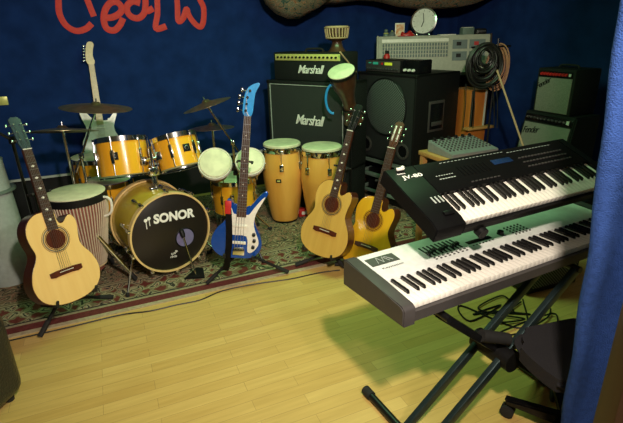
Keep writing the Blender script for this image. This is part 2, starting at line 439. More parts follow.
# ================================================================== DRUMS
def drum_parts(t, r, h, shell, n_lug=8, badge=None, headm='head', bottom=True, lugsplit=True, hoop='chrome'):
    """drum standing on local z=0..h"""
    bm = B(); add_lathe(bm, [(r, 0), (r, h)], n=48); finish(bm, 'shell', M[shell], t)
    for z in ((h, 0) if bottom else (h,)):
        s = 1 if z else -1
        bm = B(); add_lathe(bm, [(r+.002, z-.02), (r+.010, z-.02), (r+.010, z+s*.012), (r+.004, z+s*.014), (r+.002, z-.018)], n=48, cap0=False, cap1=False); finish(bm, 'hoop', M[hoop], t)
        bm = B(); add_lathe(bm, [(r, z+s*.001), (r-.006, z+s*.006), (.001, z+s*.007)], n=48, cap0=False); finish(bm, 'drum_head', M[headm], t)
    lug0 = None
    for i in range(n_lug):
        a = 2*PI*(i+.5)/n_lug
        if lug0 is None:
            bm = B(); add_box(bm, (r+.010, 0, h/2), (.02, .022, min(.09, h*.45)), bevel=.005)
            add_tube(bm, (r+.013, 0, .0), (r+.013, 0, h), .0032, n=6)
            add_lathe(bm, [(.006, 0), (.006, .018)], Matrix.Translation((r+.013, 0, h-.005)), 8)
            lug0 = finish(bm, 'lug', M['chrome'], t); lug0.matrix_local = Matrix.Rotation(a, 4, 'Z')
        else: share(lug0, t, Matrix.Rotation(a, 4, 'Z'))
    if badge is not None:
        a = badge; fm = Matrix.Rotation(a, 4, 'Z') @ frame((r+.0015, 0, h*.52), x=(0, 1, 0), y=(0, 0, 1))
        bm = B(); add_box(bm, (0, 0, 0), (.05, .05, .003), fm, bevel=.001); bd = finish(bm, 'badge', M['black'], t)
        bm = B(); add_path(bm, [fm @ Vector((.013*math.cos(q), .013*math.sin(q), .002)) for q in [k*PI/8 for k in range(16)]], .0016, 5, True); finish(bm, 'badge_ring', M['steel'], bd)
def tripod(t, top, foot_r, leg_z, ang0=0, pole_r=.012, m_='chrome', base=None):
    """stand in t's local coords: pole from z=0 to top, three legs"""
    bm = B(); add_tube(bm, (0, 0, .04), (0, 0, top*.55), pole_r*1.25); finish(bm, 'lower_tube', M[m_], t)
    bm = B(); add_tube(bm, (0, 0, top*.5), (0, 0, top), pole_r*.8); finish(bm, 'upper_tube', M[m_], t)
    bm = B(); add_lathe(bm, [(pole_r*1.9, -.02), (pole_r*1.9, .02)], Matrix.Translation((0, 0, top*.54)), 12); add_tube(bm, (0, 0, top*.54), (.05, 0, top*.54), .005); finish(bm, 'height_clamp', M['darkmetal'] if m_ != 'chrome' else M['chrome'], t)
    for k in range(3):
        a = ang0+k*2*PI/3; c, s = math.cos(a), math.sin(a)
        bm = B(); add_tube(bm, (c*.015, s*.015, leg_z), (c*foot_r, s*foot_r, .012), .009, n=8); add_tube(bm, (c*.015, s*.015, leg_z*.45), (c*foot_r*.5, s*foot_r*.5, leg_z*.5), .005, n=6)
        lg = finish(bm, 'leg', M[m_], t)
        bm = B(); add_tube(bm, (c*(foot_r-.02), s*(foot_r-.02), .022), (c*(foot_r+.015), s*(foot_r+.015), .013), .013, n=8); finish(bm, 'rubber_foot', M['rubber'], lg)

# bass drum -------------------------------------------------------
bd_c = at(171.5, 232.5, 2.86)
BR = .272; BD_A = -51
bdr = thing('bass_drum', facing((bd_c.x, bd_c.y, RUG), BD_A), 'yellow lacquered bass drum with black front head lettered in white', 'drum')
fz = bd_c.z-RUG
fm = frame((0, 0, fz), x=(1, 0, 0), y=(0, 0, 1))       # local: Z out of the front (-Y)
DEP = .40
bm = B(); add_lathe(bm, [(BR-.008, -DEP), (BR-.008, -.0)], fm, 64); finish(bm, 'shell', M['amberbd'], bdr)
for z0 in (-.03, -DEP-.01):
    bm = B(); add_lathe(bm, [(BR-.006, z0), (BR+.006, z0), (BR+.007, z0+.02), (BR+.006, z0+.04), (BR-.006, z0+.04), (BR-.006, z0)], fm, 64, cap0=False, cap1=False); finish(bm, 'wooden_hoop', M['hoopwood'], bdr)
bm = B(); add_lathe(bm, [(BR-.007, .0), (BR-.012, .003), (.001, .004)], fm, 64, cap0=False); fh = finish(bm, 'front_head', M['gloss'], bdr)
MATS['bassblack'] = mat('black_drum_film', (.012, .009, .008), .38); fh.data.materials[0] = MATS['bassblack']
hp = Vector((.088, -.062))
bm = B(); add_lathe(bm, [(.062, .0045), (.068, .007), (.072, .0045)], fm @ Matrix.Translation((hp.x, hp.y, 0)), 32, False, False); finish(bm, 'port_ring', M['black'], fh)
bm = B(); add_lathe(bm, [(.062, .0047), (.001, .005)], fm @ Matrix.Translation((hp.x, hp.y, 0)), 32, cap0=False); finish(bm, 'port_opening', M['purple'], fh)
text_part('lettering', 'SONOR', .285, .066, fm @ Matrix.Translation((.035, .112, .005)) @ Matrix.Rotation(R_(-5), 4, 'Z'), M['logo'], fh, bold=.045)
bm = B()
for dx, dz in ((-.158, .122), (-.136, .138)):
    add_lathe(bm, [(.012, .0045), (.011, .006)], fm @ Matrix.Translation((dx, dz+(.008 if dx < -.14 else 0), 0)), 14)
    add_box(bm, (dx, dz-.025, .0055), (.0045, .05, .002), fm)
finish(bm, 'mallet_emblem', M['logo'], fh)
text_part('small_signature', 'Sq&', .05, .022, fm @ Matrix.Translation((-.0, -.148, .005)) @ Matrix.Rotation(.4, 4, 'Z'), M['logo'], fh)
text_part('small_signature', 'mb', .045, .016, fm @ Matrix.Translation((-.01, -.172, .005)) @ Matrix.Rotation(-.1, 4, 'Z'), M['logo'], fh)
for k in range(10):
    a = 2*PI*(k+.5)/10
    bm = B(); mm = fm @ Matrix.Rotation(a, 4, 'Z')
    add_box(bm, (BR+.018, 0, .0), (.018, .022, .05), mm, bevel=.004); add_tube(bm, mm @ Vector((BR+.018, 0, 0)), mm @ Vector((BR+.018, 0, -.14)), .004, n=6)
    add_box(bm, (BR+.004, 0, -.14), (.022, .02, .05), mm, bevel=.004); finish(bm, 'claw_hook', M['chrome'], bdr)
for sx in (-1, 1):
    bm = B(); p0 = Vector((sx*.23, .12, fz-.12)); p1 = Vector((sx*.36, -.05, .012)); add_tube(bm, p0, p1, .007, n=8)
    sp_ = finish(bm, 'spur', M['chrome'], bdr); bm = B(); add_lathe(bm, [(.012, 0), (.012, .025)], Matrix.Translation(p1-Z*.012), 10); finish(bm, 'rubber_foot', M['rubber'], sp_)
bm = B(); add_lathe(bm, [(.018, 0), (.018, .14), (.012, .15), (.012, .30)], Matrix.Translation((0, .16, fz+BR-.012)), 16); add_box(bm, (0, .16, fz+BR+.0), (.09, .05, .03), bevel=.01)
add_box(bm, (0, .16, fz+BR+.12), (.07, .05, .06), bevel=.01)
finish(bm, 'tom_mount', M['chrome'], bdr)

# toms -----------------------------------------------------------
mount = bdr.matrix_world @ Vector((0, .16, fz+BR+.22))
def tom(name, u, v, y, r, h, tilt, tdir, badge_to, label, lugs=6):
    c = at(u, v, y)
    up = Vector((math.cos(R_(tdir))*math.sin(R_(tilt)), math.sin(R_(tdir))*math.sin(R_(tilt)), math.cos(R_(tilt))))
    mt = frame(c, x=Vector((1, 0, 0)), z=up)
    t = thing(name, mt @ Matrix.Translation((0, 0, -h/2)), label, 'drum')
    drum_parts(t, r, h, 'amber', lugs, badge=R_(badge_to))
    return t
t1 = tom('rack_tom', 123.5, 157, 3.08, .160, .235, 15, 110, -88, 'amber rack tom on the left of the bass drum, beneath the wide cymbal')
t2 = tom('rack_tom', 178, 152, 3.12, .142, .205, 20, 130, -50, 'smaller amber rack tom on the right above the bass drum, tilted')
for t, sgn in ((t1, 1), (t2, -1)):
    bm = B(); p = t.matrix_world.translation + (t.matrix_world.to_3x3() @ Z)*.1
    d = (mount-p); d.z = 0; d.normalize()
    q = p+d*(.16 if t is t1 else .138)
    add_tube(bm, local(t, q), local(t, mount-Z*.02), .011); add_box(bm, local(t, q), (.05, .05, .06), bevel=.01)
    finish(bm, 'mount_arm', M['chrome'], t)
def floor_drum(name, u, v, y, r, h, label, shell='amber', badge=None, lugs=8, zb=.0):
    c = at(u, v, y); t = thing(name, (c.x, c.y, RUG), label, 'drum')
    hh = c.z-RUG; t2_ = bpy.data.objects.new('x', None)
    # body lifted on legs
    e = Matrix.Translation((0, 0, hh-h))
    bm = B(); add_lathe(bm, [(r, 0), (r, h)], e, 48); finish(bm, 'shell', M[shell], t)
    for z in (h, 0):
        s = 1 if z else -1
        bm = B(); add_lathe(bm, [(r+.002, z-.02), (r+.010, z-.02), (r+.010, z+s*.012), (r+.004, z+s*.014), (r+.002, z-.018)], e, 48, False, False); finish(bm, 'hoop', M['chrome'], t)
        bm = B(); add_lathe(bm, [(r, z+s*.001), (r-.006, z+s*.006), (.001, z+s*.007)], e, 48, cap0=False); finish(bm, 'drum_head', M['head'], t)
    for i in range(lugs):
        mm = e @ Matrix.Rotation(2*PI*(i+.5)/lugs, 4, 'Z'); bm = B()
        add_box(bm, (r+.01, 0, h/2), (.02, .022, .07), mm, bevel=.005); add_tube(bm, mm @ Vector((r+.013, 0, 0)), mm @ Vector((r+.013, 0, h)), .0032, n=6); finish(bm, 'lug', M['chrome'], t)
    for i in range(3):
        a = 2*PI*i/3+.6; p = Vector((math.cos(a)*(r+.025), math.sin(a)*(r+.025), 0)); bm = B()
        add_tube(bm, p+Z*.02, p+Z*(hh-h*.3), .006, n=8); add_box(bm, p*.96+Z*(hh-h*.4), (.03, .03, .05), bevel=.004); lg = finish(bm, 'leg', M['chrome'], t)
        bm = B(); add_lathe(bm, [(.013, 0), (.013, .03)], Matrix.Translation(p), 10); finish(bm, 'rubber_foot', M['rubber'], lg)
    bpy.data.objects.remove(t2_)
    return t
floor_drum('floor_tom', 96, 157, 3.75, .185, .32, 'dark amber floor tom behind the hand drum, beneath the flat thin cymbal')
floor_drum('snare_drum', 109, 181, 3.34, .155, .23, 'orange drum low behind and below the left rack tom')
floor_drum('floor_tom', 233, 178, 3.6, .17, .26, 'amber drum standing in the shade behind the pair of bongos')

# cymbals ----------------------------------------------------------
def cymbal(u, v, y, r, up, lab, slab, ang=0, foot_r=.25, base=None, pair=False):
    c = at(u, v, y); b = Vector((c.x+(base[0] if base else 0), c.y+(base[1] if base else 0), RUG if NW.dot(c) > RF else 0))
    st = thing('cymbal_stand', b, slab, 'stand')
    up = Vector(up).normalized()
    q = Vector((0, 0, c.z-b.z-.02)); off = Vector((c.x-b.x, c.y-b.y, 0))
    if base:
        k = q.z*.72; tripod(st, k, foot_r, .28, ang)
        bm = B(); d = (off+q-Z*k); add_tube(bm, Z*k-d*.35, Z*k+d, .008, n=8); add_box(bm, Z*k, (.03, .03, .04), bevel=.006); finish(bm, 'boom_arm', M['chrome'], st)
    else: tripod(st, q.z, foot_r, .28, ang)
    bm = B(); a = off+q; add_tube(bm, a-up*.02, a+up*.06, .004, n=8); finish(bm, 'tilter_rod', M['chrome'], st)
    bm = B(); add_lathe(bm, [(.014, .022), (.014, .03)], frame(a, x=(1, 0, 0), z=up), 12); finish(bm, 'felt_washer', M['rubber'], st)
    prof = [(.006, .018), (.02, .017), (.032, .004), (.04, .0), (r*.6, -.010), (r, -.024), (r, -.0255), (r*.6, -.0118), (.04, -.0016), (.03, .002), (.018, .0145), (.006, .0155)]
    bm = B(); add_lathe(bm, prof, n=56, cap0=False, cap1=False)
    cy = finish(bm, 'cymbal', M['bronze'], None, angle=60); cy.matrix_world = frame(c, x=(1, 0, 0), z=up); tag(cy, lab, 'cymbal')
    return st, cy
cymbal(96, 104.5, 3.2, .228, (.10, .02, 1), 'wide bronze crash cymbal in front of the white electric guitar', 'chrome stand carrying the wide cymbal left of the rack toms', .4, base=(-.13, -.08))
cymbal(62, 128, 3.12, .225, (-.02, .215, 1), 'flat thin cymbal seen edge-on above the hand drum', 'chrome stand carrying the flat thin cymbal above the hand drum', .9)
cymbal(206, 102, 3.55, .185, (-.28, -.02, 1), 'dark crash cymbal, upper of the two right of the rack toms', 'boom stand carrying the upper of the two dark cymbals right of the rack toms', .2, base=(.17, .02))
cymbal(212, 125, 3.75, .175, (-.02, .06, 1), 'small dark cymbal, lower of the two right of the rack toms', 'straight stand carrying the lower of the two dark cymbals right of the rack toms', .7)

# bongos -----------------------------------------------------------
bc = (at(215, 163, 3.05)+at(250, 160, 3.05))/2
bst = thing('bongo_stand', (bc.x, bc.y+.17, RUG), 'dark metal stand holding the pair of bongos', 'stand')
tripod(bst, bc.z-RUG-.10, .26, .3, 1.2, m_='darkmetal')
bon = thing('bongo_drums', (bc.x, bc.y+.1, bc.z-.1), 'pair of bongos with pale heads tipped toward the camera, right of the small rack tom', 'drum')
for u, v, r in ((215, 163, .104), (250, 161, .09)):
    c = at(u, v, 3.05); up = Vector((.12 if u < 230 else .1, -.72, .55)).normalized()
    mm = Matrix.Translation(-Vector(bon.location)) @ frame(c, x=(1, 0, 0), z=up)
    bm = B(); add_lathe(bm, [(r*.82, -.15), (r*.93, -.08), (r, -.004)], mm, 36); s = finish(bm, 'bongo_shell', M['brown'], bon)
    bm = B(); add_lathe(bm, [(r, -.002), (r-.006, .006), (.001, .008)], mm, 36, cap0=False); finish(bm, 'drum_head', M['head'], s)
    bm = B(); add_lathe(bm, [(r+.001, -.03), (r+.011, -.03), (r+.011, -.004), (r+.007, .003), (r+.001, -.003), (r+.001, -.03)], mm, 36, False, False); finish(bm, 'rim', M['cream'], s)
    for k in range(4):
        a = k*PI/2+.5; q = lambda rr, z_: mm @ Vector((rr*math.cos(a), rr*math.sin(a), z_)); bm = B(); add_tube(bm, q(r+.01, -.015), q(r+.004, -.13), .004, n=6); finish(bm, 'tuning_rod', M['chrome'], s)
c1, c2 = at(215, 163, 3.05), at(250, 161, 3.05)
bm = B(); add_box(bm, ((c1+c2)/2+Vector((0, .06, -.05)))-Vector(bon.location), (.10, .05, .05), bevel=.008); finish(bm, 'center_block', M['darkmetal'], bon)
bm = B(); add_box(bm, local(bst, (bc.x, bc.y+.13, bc.z-.105)), (.03, .12, .03), bevel=.004); finish(bm, 'clamp', M['darkmetal'], bst)

# congas -----------------------------------------------------------
def conga(x, y, r, h, ang, lab, badge):
    t = thing('conga', Matrix.Translation((x, y, RUG)) @ Matrix.Rotation(ang, 4, 'Z'), lab, 'drum', None)
    prof = [(r*.70, 0), (r*.78, .03), (r*.95, h*.25), (r*1.12, h*.55), (r*1.14, h*.66), (r*1.08, h*.82), (r*.98, h-.03)]
    pr = spline(prof, 4, closed=False)
    bm = B(); add_lathe(bm, pr, n=48); finish(bm, 'shell', M['conga'], t, angle=60)
    bm = B(); add_lathe(bm, [(r*1.0, h-.05), (r*1.04, h-.05), (r*1.07, h-.02), (r*1.06, h-.002), (r*1.0, h-.006)], n=48, cap0=False, cap1=False); finish(bm, 'rim', M['chrome'], t)
    bm = B(); add_lathe(bm, [(r*1.055, h-.03), (r*1.05, h+.012), (r*.99, h+.02), (.001, h+.021)], n=48, cap0=False); finish(bm, 'drum_head', M['head'], t)
    bm = B(); add_lathe(bm, [(r*1.135, h*.545), (r*1.15, h*.545), (r*1.15, h*.565), (r*1.135, h*.565)], n=48, cap0=False, cap1=False); 
    bm.free()
    for k in range(6):
        mm = Matrix.Rotation(2*PI*(k+.5)/6, 4, 'Z'); bm = B()
        add_tube(bm, mm @ Vector((r*1.1, 0, h-.02)), mm @ Vector((r*1.13, 0, h*.74)), .005, n=6)
        add_box(bm, (r*1.14, 0, h*.76), (.025, .035, .06), mm, bevel=.006); add_box(bm, (r*1.10, 0, h-.03), (.02, .03, .02), mm, bevel=.004); finish(bm, 'tuning_lug', M['chrome'], t)
    mm = Matrix.Rotation(badge, 4, 'Z'); bm = B(); add_box(bm, (r*1.15, 0, h*.6), (.006, .045, .03), mm, bevel=.002); bd_ = finish(bm, 'badge', M['black'], t)
    bm = B(); add_box(bm, (r*1.15+.0035, 0, h*.6), (.002, .026, .012), mm); finish(bm, 'badge_plate', M['gold'], bd_)
    bm = B(); add_lathe(bm, [(r*.70+.004, 0), (r*.74+.004, .02)], n=40, cap0=False, cap1=False); finish(bm, 'base_band', M['black'], t)
conga(-.235, 3.86, .150, .675, 0, 'honey-coloured tall conga with black badge, left of the two, in front of the amplifier stack', R_(-100))
conga(.098, 3.74, .156, .665, .3, 'honey-coloured tall conga, right of the two, behind the cutaway acoustic guitar', R_(-60))

# big hand drum ----------------------------------------------------
hd = at(75, 192, 2.78)
t = thing('hand_drum', (hd.x, hd.y, RUG), 'wide hand drum with pale green-lit head, maroon shell and tan ropes, behind the acoustic guitar', 'drum')
H_ = hd.z-RUG
bm = B(); add_lathe(bm, spline([(.085, .115), (.09, .14), (.11, .2), (.14, H_*.6), (.166, H_*.8), (.172, H_-.02)], 4, False), n=48); finish(bm, 'shell', M['pinkshell'], t, angle=60)
bm = B(); add_lathe(bm, [(.173, H_-.055), (.183, H_-.05), (.183, H_-.01), (.174, H_-.004)], n=48, cap0=False, cap1=False); finish(bm, 'rim_band', M['black'], t)
bm = B(); add_lathe(bm, [(.176, H_-.02), (.175, H_), (.165, H_+.006), (.001, H_+.007)], n=48, cap0=False); finish(bm, 'drum_head', M['head'], t)
rp0 = None
for k in range(60):
    a = 2*PI*k/60
    if rp0 is None:
        bm = B(); add_path(bm, [(.18, 0, H_-.05), (.172, 0, H_*.8), (.146, 0, H_*.6), (.115, 0, .2), (.096, .003, .15)], .0045, 6); rp0 = finish(bm, 'rope', M['palerope'], t)
    else: share(rp0, t, Matrix.Rotation(a, 4, 'Z'))
bm = B(); add_lathe(bm, [(.094, .14), (.106, .15), (.096, .165)], n=40, cap0=False, cap1=False); finish(bm, 'lower_ring', M['rope'], t)
bm = B(); add_path(bm, spline([(.178, -.02, H_-.03), (.205, -.02, H_-.035), (.222, -.02, H_-.06), (.216, -.02, H_-.12), (.19, -.02, H_-.15), (.155, -.02, H_-.16)], 4, False), .008, 8); finish(bm, 'handle', M['cream'], t)

# slanted chrome stand leg in front of the bass drum
zr = at(99, 234, 2.68).z
st = thing('drum_stand', (hd.x, hd.y, RUG), 'chrome three-legged stand carrying the wide hand drum', 'stand')
a0 = math.atan2(2.68-hd.y, at(99, 234, 2.68).x-hd.x); rr = .128
pB = onz(136, 279, RUG+.015)
bm = B(); add_path(bm, [(rr*math.cos(k*PI/14), rr*math.sin(k*PI/14), zr-RUG) for k in range(28)], .008, 6, True); finish(bm, 'ring', M['chrome'], st)
for k in range(3):
    a = a0+k*2*PI/3; p0 = Vector((hd.x+rr*math.cos(a), hd.y+rr*math.sin(a), zr))
    p = pB if k == 0 else Vector((hd.x+(rr+.14)*math.cos(a), hd.y+(rr+.14)*math.sin(a), RUG+.015))
    bm = B(); add_tube(bm, local(st, p0), local(st, p), .013, n=10); lg = finish(bm, 'leg', M['chrome'], st)
    d = (p-p0).normalized(); bm = B(); add_tube(bm, local(st, p-d*.06), local(st, p), .0145, n=10); finish(bm, 'rubber_foot', M['rubber'], lg)

# microphone on short stand at the bass drum port
mp_ = thing('microphone_stand', onz(196, 276, RUG), 'low boom stand with a chrome rod reaching into the bass drum port', 'stand')
base = Vector(mp_.location); tip = bdr.matrix_world @ (fm @ Vector((hp.x-.02, hp.y+.015, .03)))
bm = B(); a = R_(-60)
add_prism(bm, [(-.07, -.05), (.07, -.04), (.03, .10), (-.02, .10)], 0, .014, bevel=.004); finish(bm, 'base', M['black'], mp_)
bm = B(); add_tube(bm, (0, 0, .012), local(mp_, tip), .0055, n=8); finish(bm, 'rod', M['chrome'], mp_)
bm = B(); ax, L_ = axis(local(mp_, tip), local(mp_, tip)+Vector((-.02, .02, .05))); add_lathe(bm, [(.012, 0), (.017, .02), (.017, .05), (.008, .06)], ax, 14); finish(bm, 'microphone', M['black'], mp_)

# ================================================================== GUITARS
def guitar_frame(bot, top, face):
    return frame(bot, y=Vector(top)-Vector(bot), z=Vector((math.cos(R_(face)), math.sin(R_(face)), .12)))
def half(pts): return pts
ACU = [(0, 0), (.10, .012), (.175, .055), (.203, .13), (.185, .205), (.145, .265), (.132, .30), (.137, .345), (.147, .39), (.145, .425), (.125, .452), (.10, .447), (.075, .425), (.05, .42), (.038, .445), (.03, .492),
       (-.03, .498), (-.085, .49), (-.13, .455), (-.15, .405), (-.146, .35), (-.134, .30), (-.147, .262), (-.185, .205), (-.203, .13), (-.175, .055), (-.10, .012)]
def acoustic(name, mtx, label, top_m, side_m, neckm='mahog', scale=1, classical=False, headm='gloss', depth=.105, dots=True, wide=1):
    t = thing(name, mtx @ Matrix.Scale(scale, 4) if False else mtx, label, 'guitar')
    k = scale
    out = [(x*k*wide, y*k) for x, y in spline(ACU, 5)]
    bm = B(); add_prism(bm, out, -depth, -.003, bevel=.006); finish(bm, 'body', M[side_m], t, angle=50)
    bm = B(); add_prism(bm, [(x*.985, y*.985+.004) for x, y in out], -.004, .0, bevel=.0015); sb = finish(bm, 'soundboard', M[top_m], t, angle=50)
    hy = .345*k
    bm = B(); add_lathe(bm, [(.05*k, .0006), (.001, .0008)], Matrix.Translation((0, hy, 0)), 40, cap0=False); finish(bm, 'soundhole', M['rose'] if False else M['mahog'], sb)
    for r0, r1, mm_ in ((.052, .056, 'mahog'), (.060, .066, 'steel' if not classical else 'mahog'), (.07, .072, 'mahog')):
        bm = B(); add_lathe(bm, [(r0*k, .0007), (r0*k, .0012), (r1*k, .0012), (r1*k, .0007)], Matrix.Translation((0, hy, 0)), 48, False, False); finish(bm, 'rosette_ring', M[mm_], sb)
    by = .17*k
    br = [(-.085, -.012), (-.06, -.018), (-.03, -.012), (.03, -.012), (.06, -.018), (.085, -.012), (.085, .012), (.05, .016), (-.05, .016), (-.085, .012)]
    bm = B(); add_prism(bm, [(x*k, by+y*k) for x, y in br], 0, .008, bevel=.002); bb = finish(bm, 'bridge', M['rose'] if classical else M['mahog'], t)
    bm = B(); add_box(bm, (0, by+.004, .009), (.075, .003, .006)); finish(bm, 'saddle', M['cream'], bb)
    if not classical:
        pgo = [(.055, .335), (.075, .31), (.11, .27), (.10, .25), (.07, .245), (.04, .27), (.03, .30)]
    nut = .82*k; nw0, nw1 = (.028, .022) if not classical else (.031, .026)
    bm = B(); add_prism(bm, [(-nw0, hy+.05*k), (nw0, hy+.05*k), (nw1, nut), (-nw1, nut)], .001, .007, bevel=.001); fb = finish(bm, 'fretboard', M['rose'], t)
    bm = B(); add_prism(bm, [(-nw0*.9, .47*k), (nw0*.9, .47*k), (nw1, nut), (-nw1, nut)], -.018, .001, bevel=.004)
    add_prism(bm, [(-.028, .44*k), (.028, .44*k), (.028, .50*k), (-.028, .50*k)], -.08, .0); finish(bm, 'neck', M[neckm], t)
    sl = nut-by
    for f_ in range(1, 20):
        y = nut-sl*(1-2**(-f_/12)); s = (nut-y)/(nut-hy); ww = nw1+(nw0-nw1)*min(1, s)
        if y > hy+.052*k: bm = B(); add_box(bm, (0, y, .0078), (ww*2, .0018, .0016)); finish(bm, 'fret', M['steel'], fb)
    if dots:
        for f_ in (3, 5, 7, 9, 12, 15):
            y0 = nut-sl*(1-2**(-(f_-.5)/12)); bm = B(); add_prism(bm, [(-.010, y0), (0, y0-.007), (.010, y0), (0, y0+.007)], .0065, .0076); finish(bm, 'inlay', M['cream'], fb)
    ho = [(-.022, 0), (.022, 0), (.028, .035), (.031, .17), (.012, .185), (0, .178), (-.012, .185), (-.031, .17), (-.028, .035)]
    hm = Matrix.Translation((0, nut, .004)) @ Matrix.Rotation(R_(-12), 4, 'X')
    bm = B(); add_prism(bm, ho, -.014, 0, hm, bevel=.002); hs = finish(bm, 'headstock', M[headm], t)
    bm = B(); add_box(bm, (0, nut+.001, .007), (nw1*2, .005, .006)); finish(bm, 'nut', M['cream'], t)
    if classical:
        for sx in (-1, 1):
            bm = B(); add_box(bm, (sx*.016, .10, .0005), (.011, .105, .004), hm, bevel=.002); finish(bm, 'slot', M['cream'], hs)
    for sx in (-1, 1):
        for i in range(3):
            y = .055+.042*i; bm = B()
            add_tube(bm, hm @ Vector((sx*.03, y, -.007)), hm @ Vector((sx*.046, y, -.007)), .003, n=6); add_box(bm, (sx*.051, y, -.007), (.010, .016, .008), hm, bevel=.003)
            add_tube(bm, hm @ Vector((sx*.018, y, -.002)), hm @ Vector((sx*.018, y, .010)), .004, n=8); finish(bm, 'tuning_peg', M['chrome'], hs)
    for i in range(6):
        bm = B(); xb = (-.0275+.011*i); xn = xb*(nw1*.82/.0275); add_tube(bm, (xb, by+.002, .0125), (xn, nut, .0105), .0006 if i > 2 else .0009, n=4)
        add_tube(bm, (xn, nut, .0105), hm @ Vector(((-1 if i < 3 else 1)*.018, .055+.042*(i if i < 3 else 5-i), .006)), .0006, n=4)
        finish(bm, 'string', M['steel'], t)
    bm = B(); add_lathe(bm, [(.004, 0), (.004, .012), (.007, .016), (.006, .02)], frame((0, .002, -depth/2), x=(1, 0, 0), z=(0, -1, 0)), 12); finish(bm, 'strap_button', M['chrome'], t)
    return t
def guitar_stand(name, gm, feet, label, depth=.11, body_w=.11, neck=.62, cradle=.03, m_='black'):
    """A-frame stand; gm the guitar's frame, feet: world points"""
    hub = gm @ Vector((0, .30, -depth-.05)); base = Vector((sum(f.x for f in feet)/len(feet), sum(f.y for f in feet)/len(feet), feet[0].z-.015))
    t = thing(name, base, label, 'stand')
    low = gm @ Vector((0, .02, -depth-.05))
    for f in feet:
        bm = B(); add_tube(bm, local(t, low), local(t, f), .010, n=8); lg = finish(bm, 'leg', M[m_], t)
        d = (f-low).normalized(); bm = B(); add_tube(bm, local(t, f-d*.09), local(t, f+d*.002), .014, n=8); finish(bm, 'rubber_foot', M['rubber'], lg)
    bm = B(); add_tube(bm, local(t, low), local(t, gm @ Vector((0, neck, -depth*.5-.03))), .009, n=8); finish(bm, 'upright', M[m_], t)
    bm = B()
    for s in (-1, 1):
        a = gm @ Vector((s*body_w, -.014+abs(s)*cradle, -depth-.045)); b = gm @ Vector((s*body_w, -.014+cradle, .03)); c = gm @ Vector((s*body_w, .015+cradle, .045))
        add_path(bm, [local(t, low), local(t, a), local(t, b), local(t, c)], .008, 8)
    finish(bm, 'cradle', M['rubber'], t)
    n0 = gm @ Vector((0, neck, -depth*.5-.03)); bm = B()
    for s in (-1, 1):
        add_path(bm, [local(t, n0), local(t, gm @ Vector((s*.045, neck, -.05))), local(t, gm @ Vector((s*.045, neck, .012)))], .007, 8)
    finish(bm, 'neck_yoke', M['rubber'], t)
    return t

g1b = at(76, 301, 2.24); g1t = at(15, 113, 2.46)
G1 = guitar_frame(g1b, g1t, -34)
acoustic('acoustic_guitar', G1, 'pale natural acoustic guitar with single cutaway on a stand at the left front', 'spruce', 'mahog', headm='bluesheen', scale=(g1t-g1b).length/1.005, wide=.88)
guitar_stand('guitar_stand', G1, [onz(40, 336, .015), onz(112, 297, RUG+.015), Vector((g1b.x-.30, g1b.y+.42, RUG+.015))], 'black folding stand under the pale acoustic guitar at the left front')

g3b = at(318.5, 256, 2.84); g3t = at(358, 101, 3.05)
G3 = guitar_frame(g3b, g3t, -122)
acoustic('acoustic_guitar', G3, 'honey-topped cutaway acoustic guitar with dark mahogany sides, in front of the right conga', 'spruce2', 'mahog', headm='gloss', scale=(g3t-g3b).length/1.005, wide=.85)
guitar_stand('guitar_stand', G3, [Vector((g3b.x-.16, g3b.y+.10, RUG+.015)), Vector((g3b.x+.18, g3b.y+.05, RUG+.015)), Vector((g3b.x+.06, g3b.y+.46, RUG+.015))], 'black stand almost hidden behind the honey-topped cutaway guitar')
g4b = at(360, 271, 2.80); g4t = at(399, 119, 3.02)
G4 = guitar_frame(g4b, g4t, -126)
acoustic('classical_guitar', G4, 'orange-yellow classical guitar with slotted headstock, in front of the tall speaker cabinet', 'cedar', 'mahog', scale=(g4t-g4b).length/1.005, wide=.92, classical=True, headm='mahog', dots=False)
guitar_stand('guitar_stand', G4, [Vector((g4b.x-.16, g4b.y+.14, RUG+.015)), Vector((g4b.x+.16, g4b.y+.05, RUG+.015)), Vector((g4b.x+.05, g4b.y+.46, RUG+.015))], 'black stand almost hidden behind the orange-yellow classical guitar')

# electric bass ----------------------------------------------------
bb_ = at(239, 258, 2.70); bt_ = at(249.5, 82, 2.84)
GB = guitar_frame(bb_, bt_, -88)
tb = thing('bass_guitar', GB, 'blue electric bass with white pickguard and sky blue headstock on a stand', 'guitar')
BO = [(-.02, 0), (.06, .004), (.11, .03), (.138, .085), (.128, .15), (.098, .21), (.082, .265), (.092, .33), (.128, .385), (.156, .43), (.143, .447), (.10, .41), (.06, .355), (.035, .33),
      (-.035, .335), (-.055, .36), (-.085, .385), (-.098, .36), (-.088, .30), (-.105, .24), (-.15, .19), (-.178, .13), (-.178, .07), (-.14, .02), (-.08, 0)]
bo = spline(BO, 5)
bm = B(); add_prism(bm, bo, -.04, 0, bevel=.008, seg=3); finish(bm, 'body', M['bluelac'], tb, angle=60)
PGO = [(-.06, .155), (.04, .15), (.05, .05), (.08, .045), (.115, .09), (.115, .13), (.095, .18), (.08, .235), (.09, .30), (.125, .375), (.142, .413), (.12, .395), (.075, .335), (.05, .295), (.03, .29), (-.045, .29), (-.06, .32), (-.085, .345), (-.085, .22)]
bm = B(); add_prism(bm, spline(PGO, 3), 0, .003, bevel=.001); pg = finish(bm, 'pickguard', M['cream'], tb)
for y in (.215, .105):
    bm = B(); add_box(bm, (-.005, y, .005), (.085, .02, .01), bevel=.004); finish(bm, 'pickup', M['cream'], tb)
bm = B(); add_box(bm, (-.005, .045, .006), (.075, .045, .010), bevel=.003); finish(bm, 'bridge', M['chrome'], tb)
bm = B(); add_box(bm, (-.005, .07, .012), (.06, .012, .008), bevel=.003); finish(bm, 'saddle', M['steel'], tb)
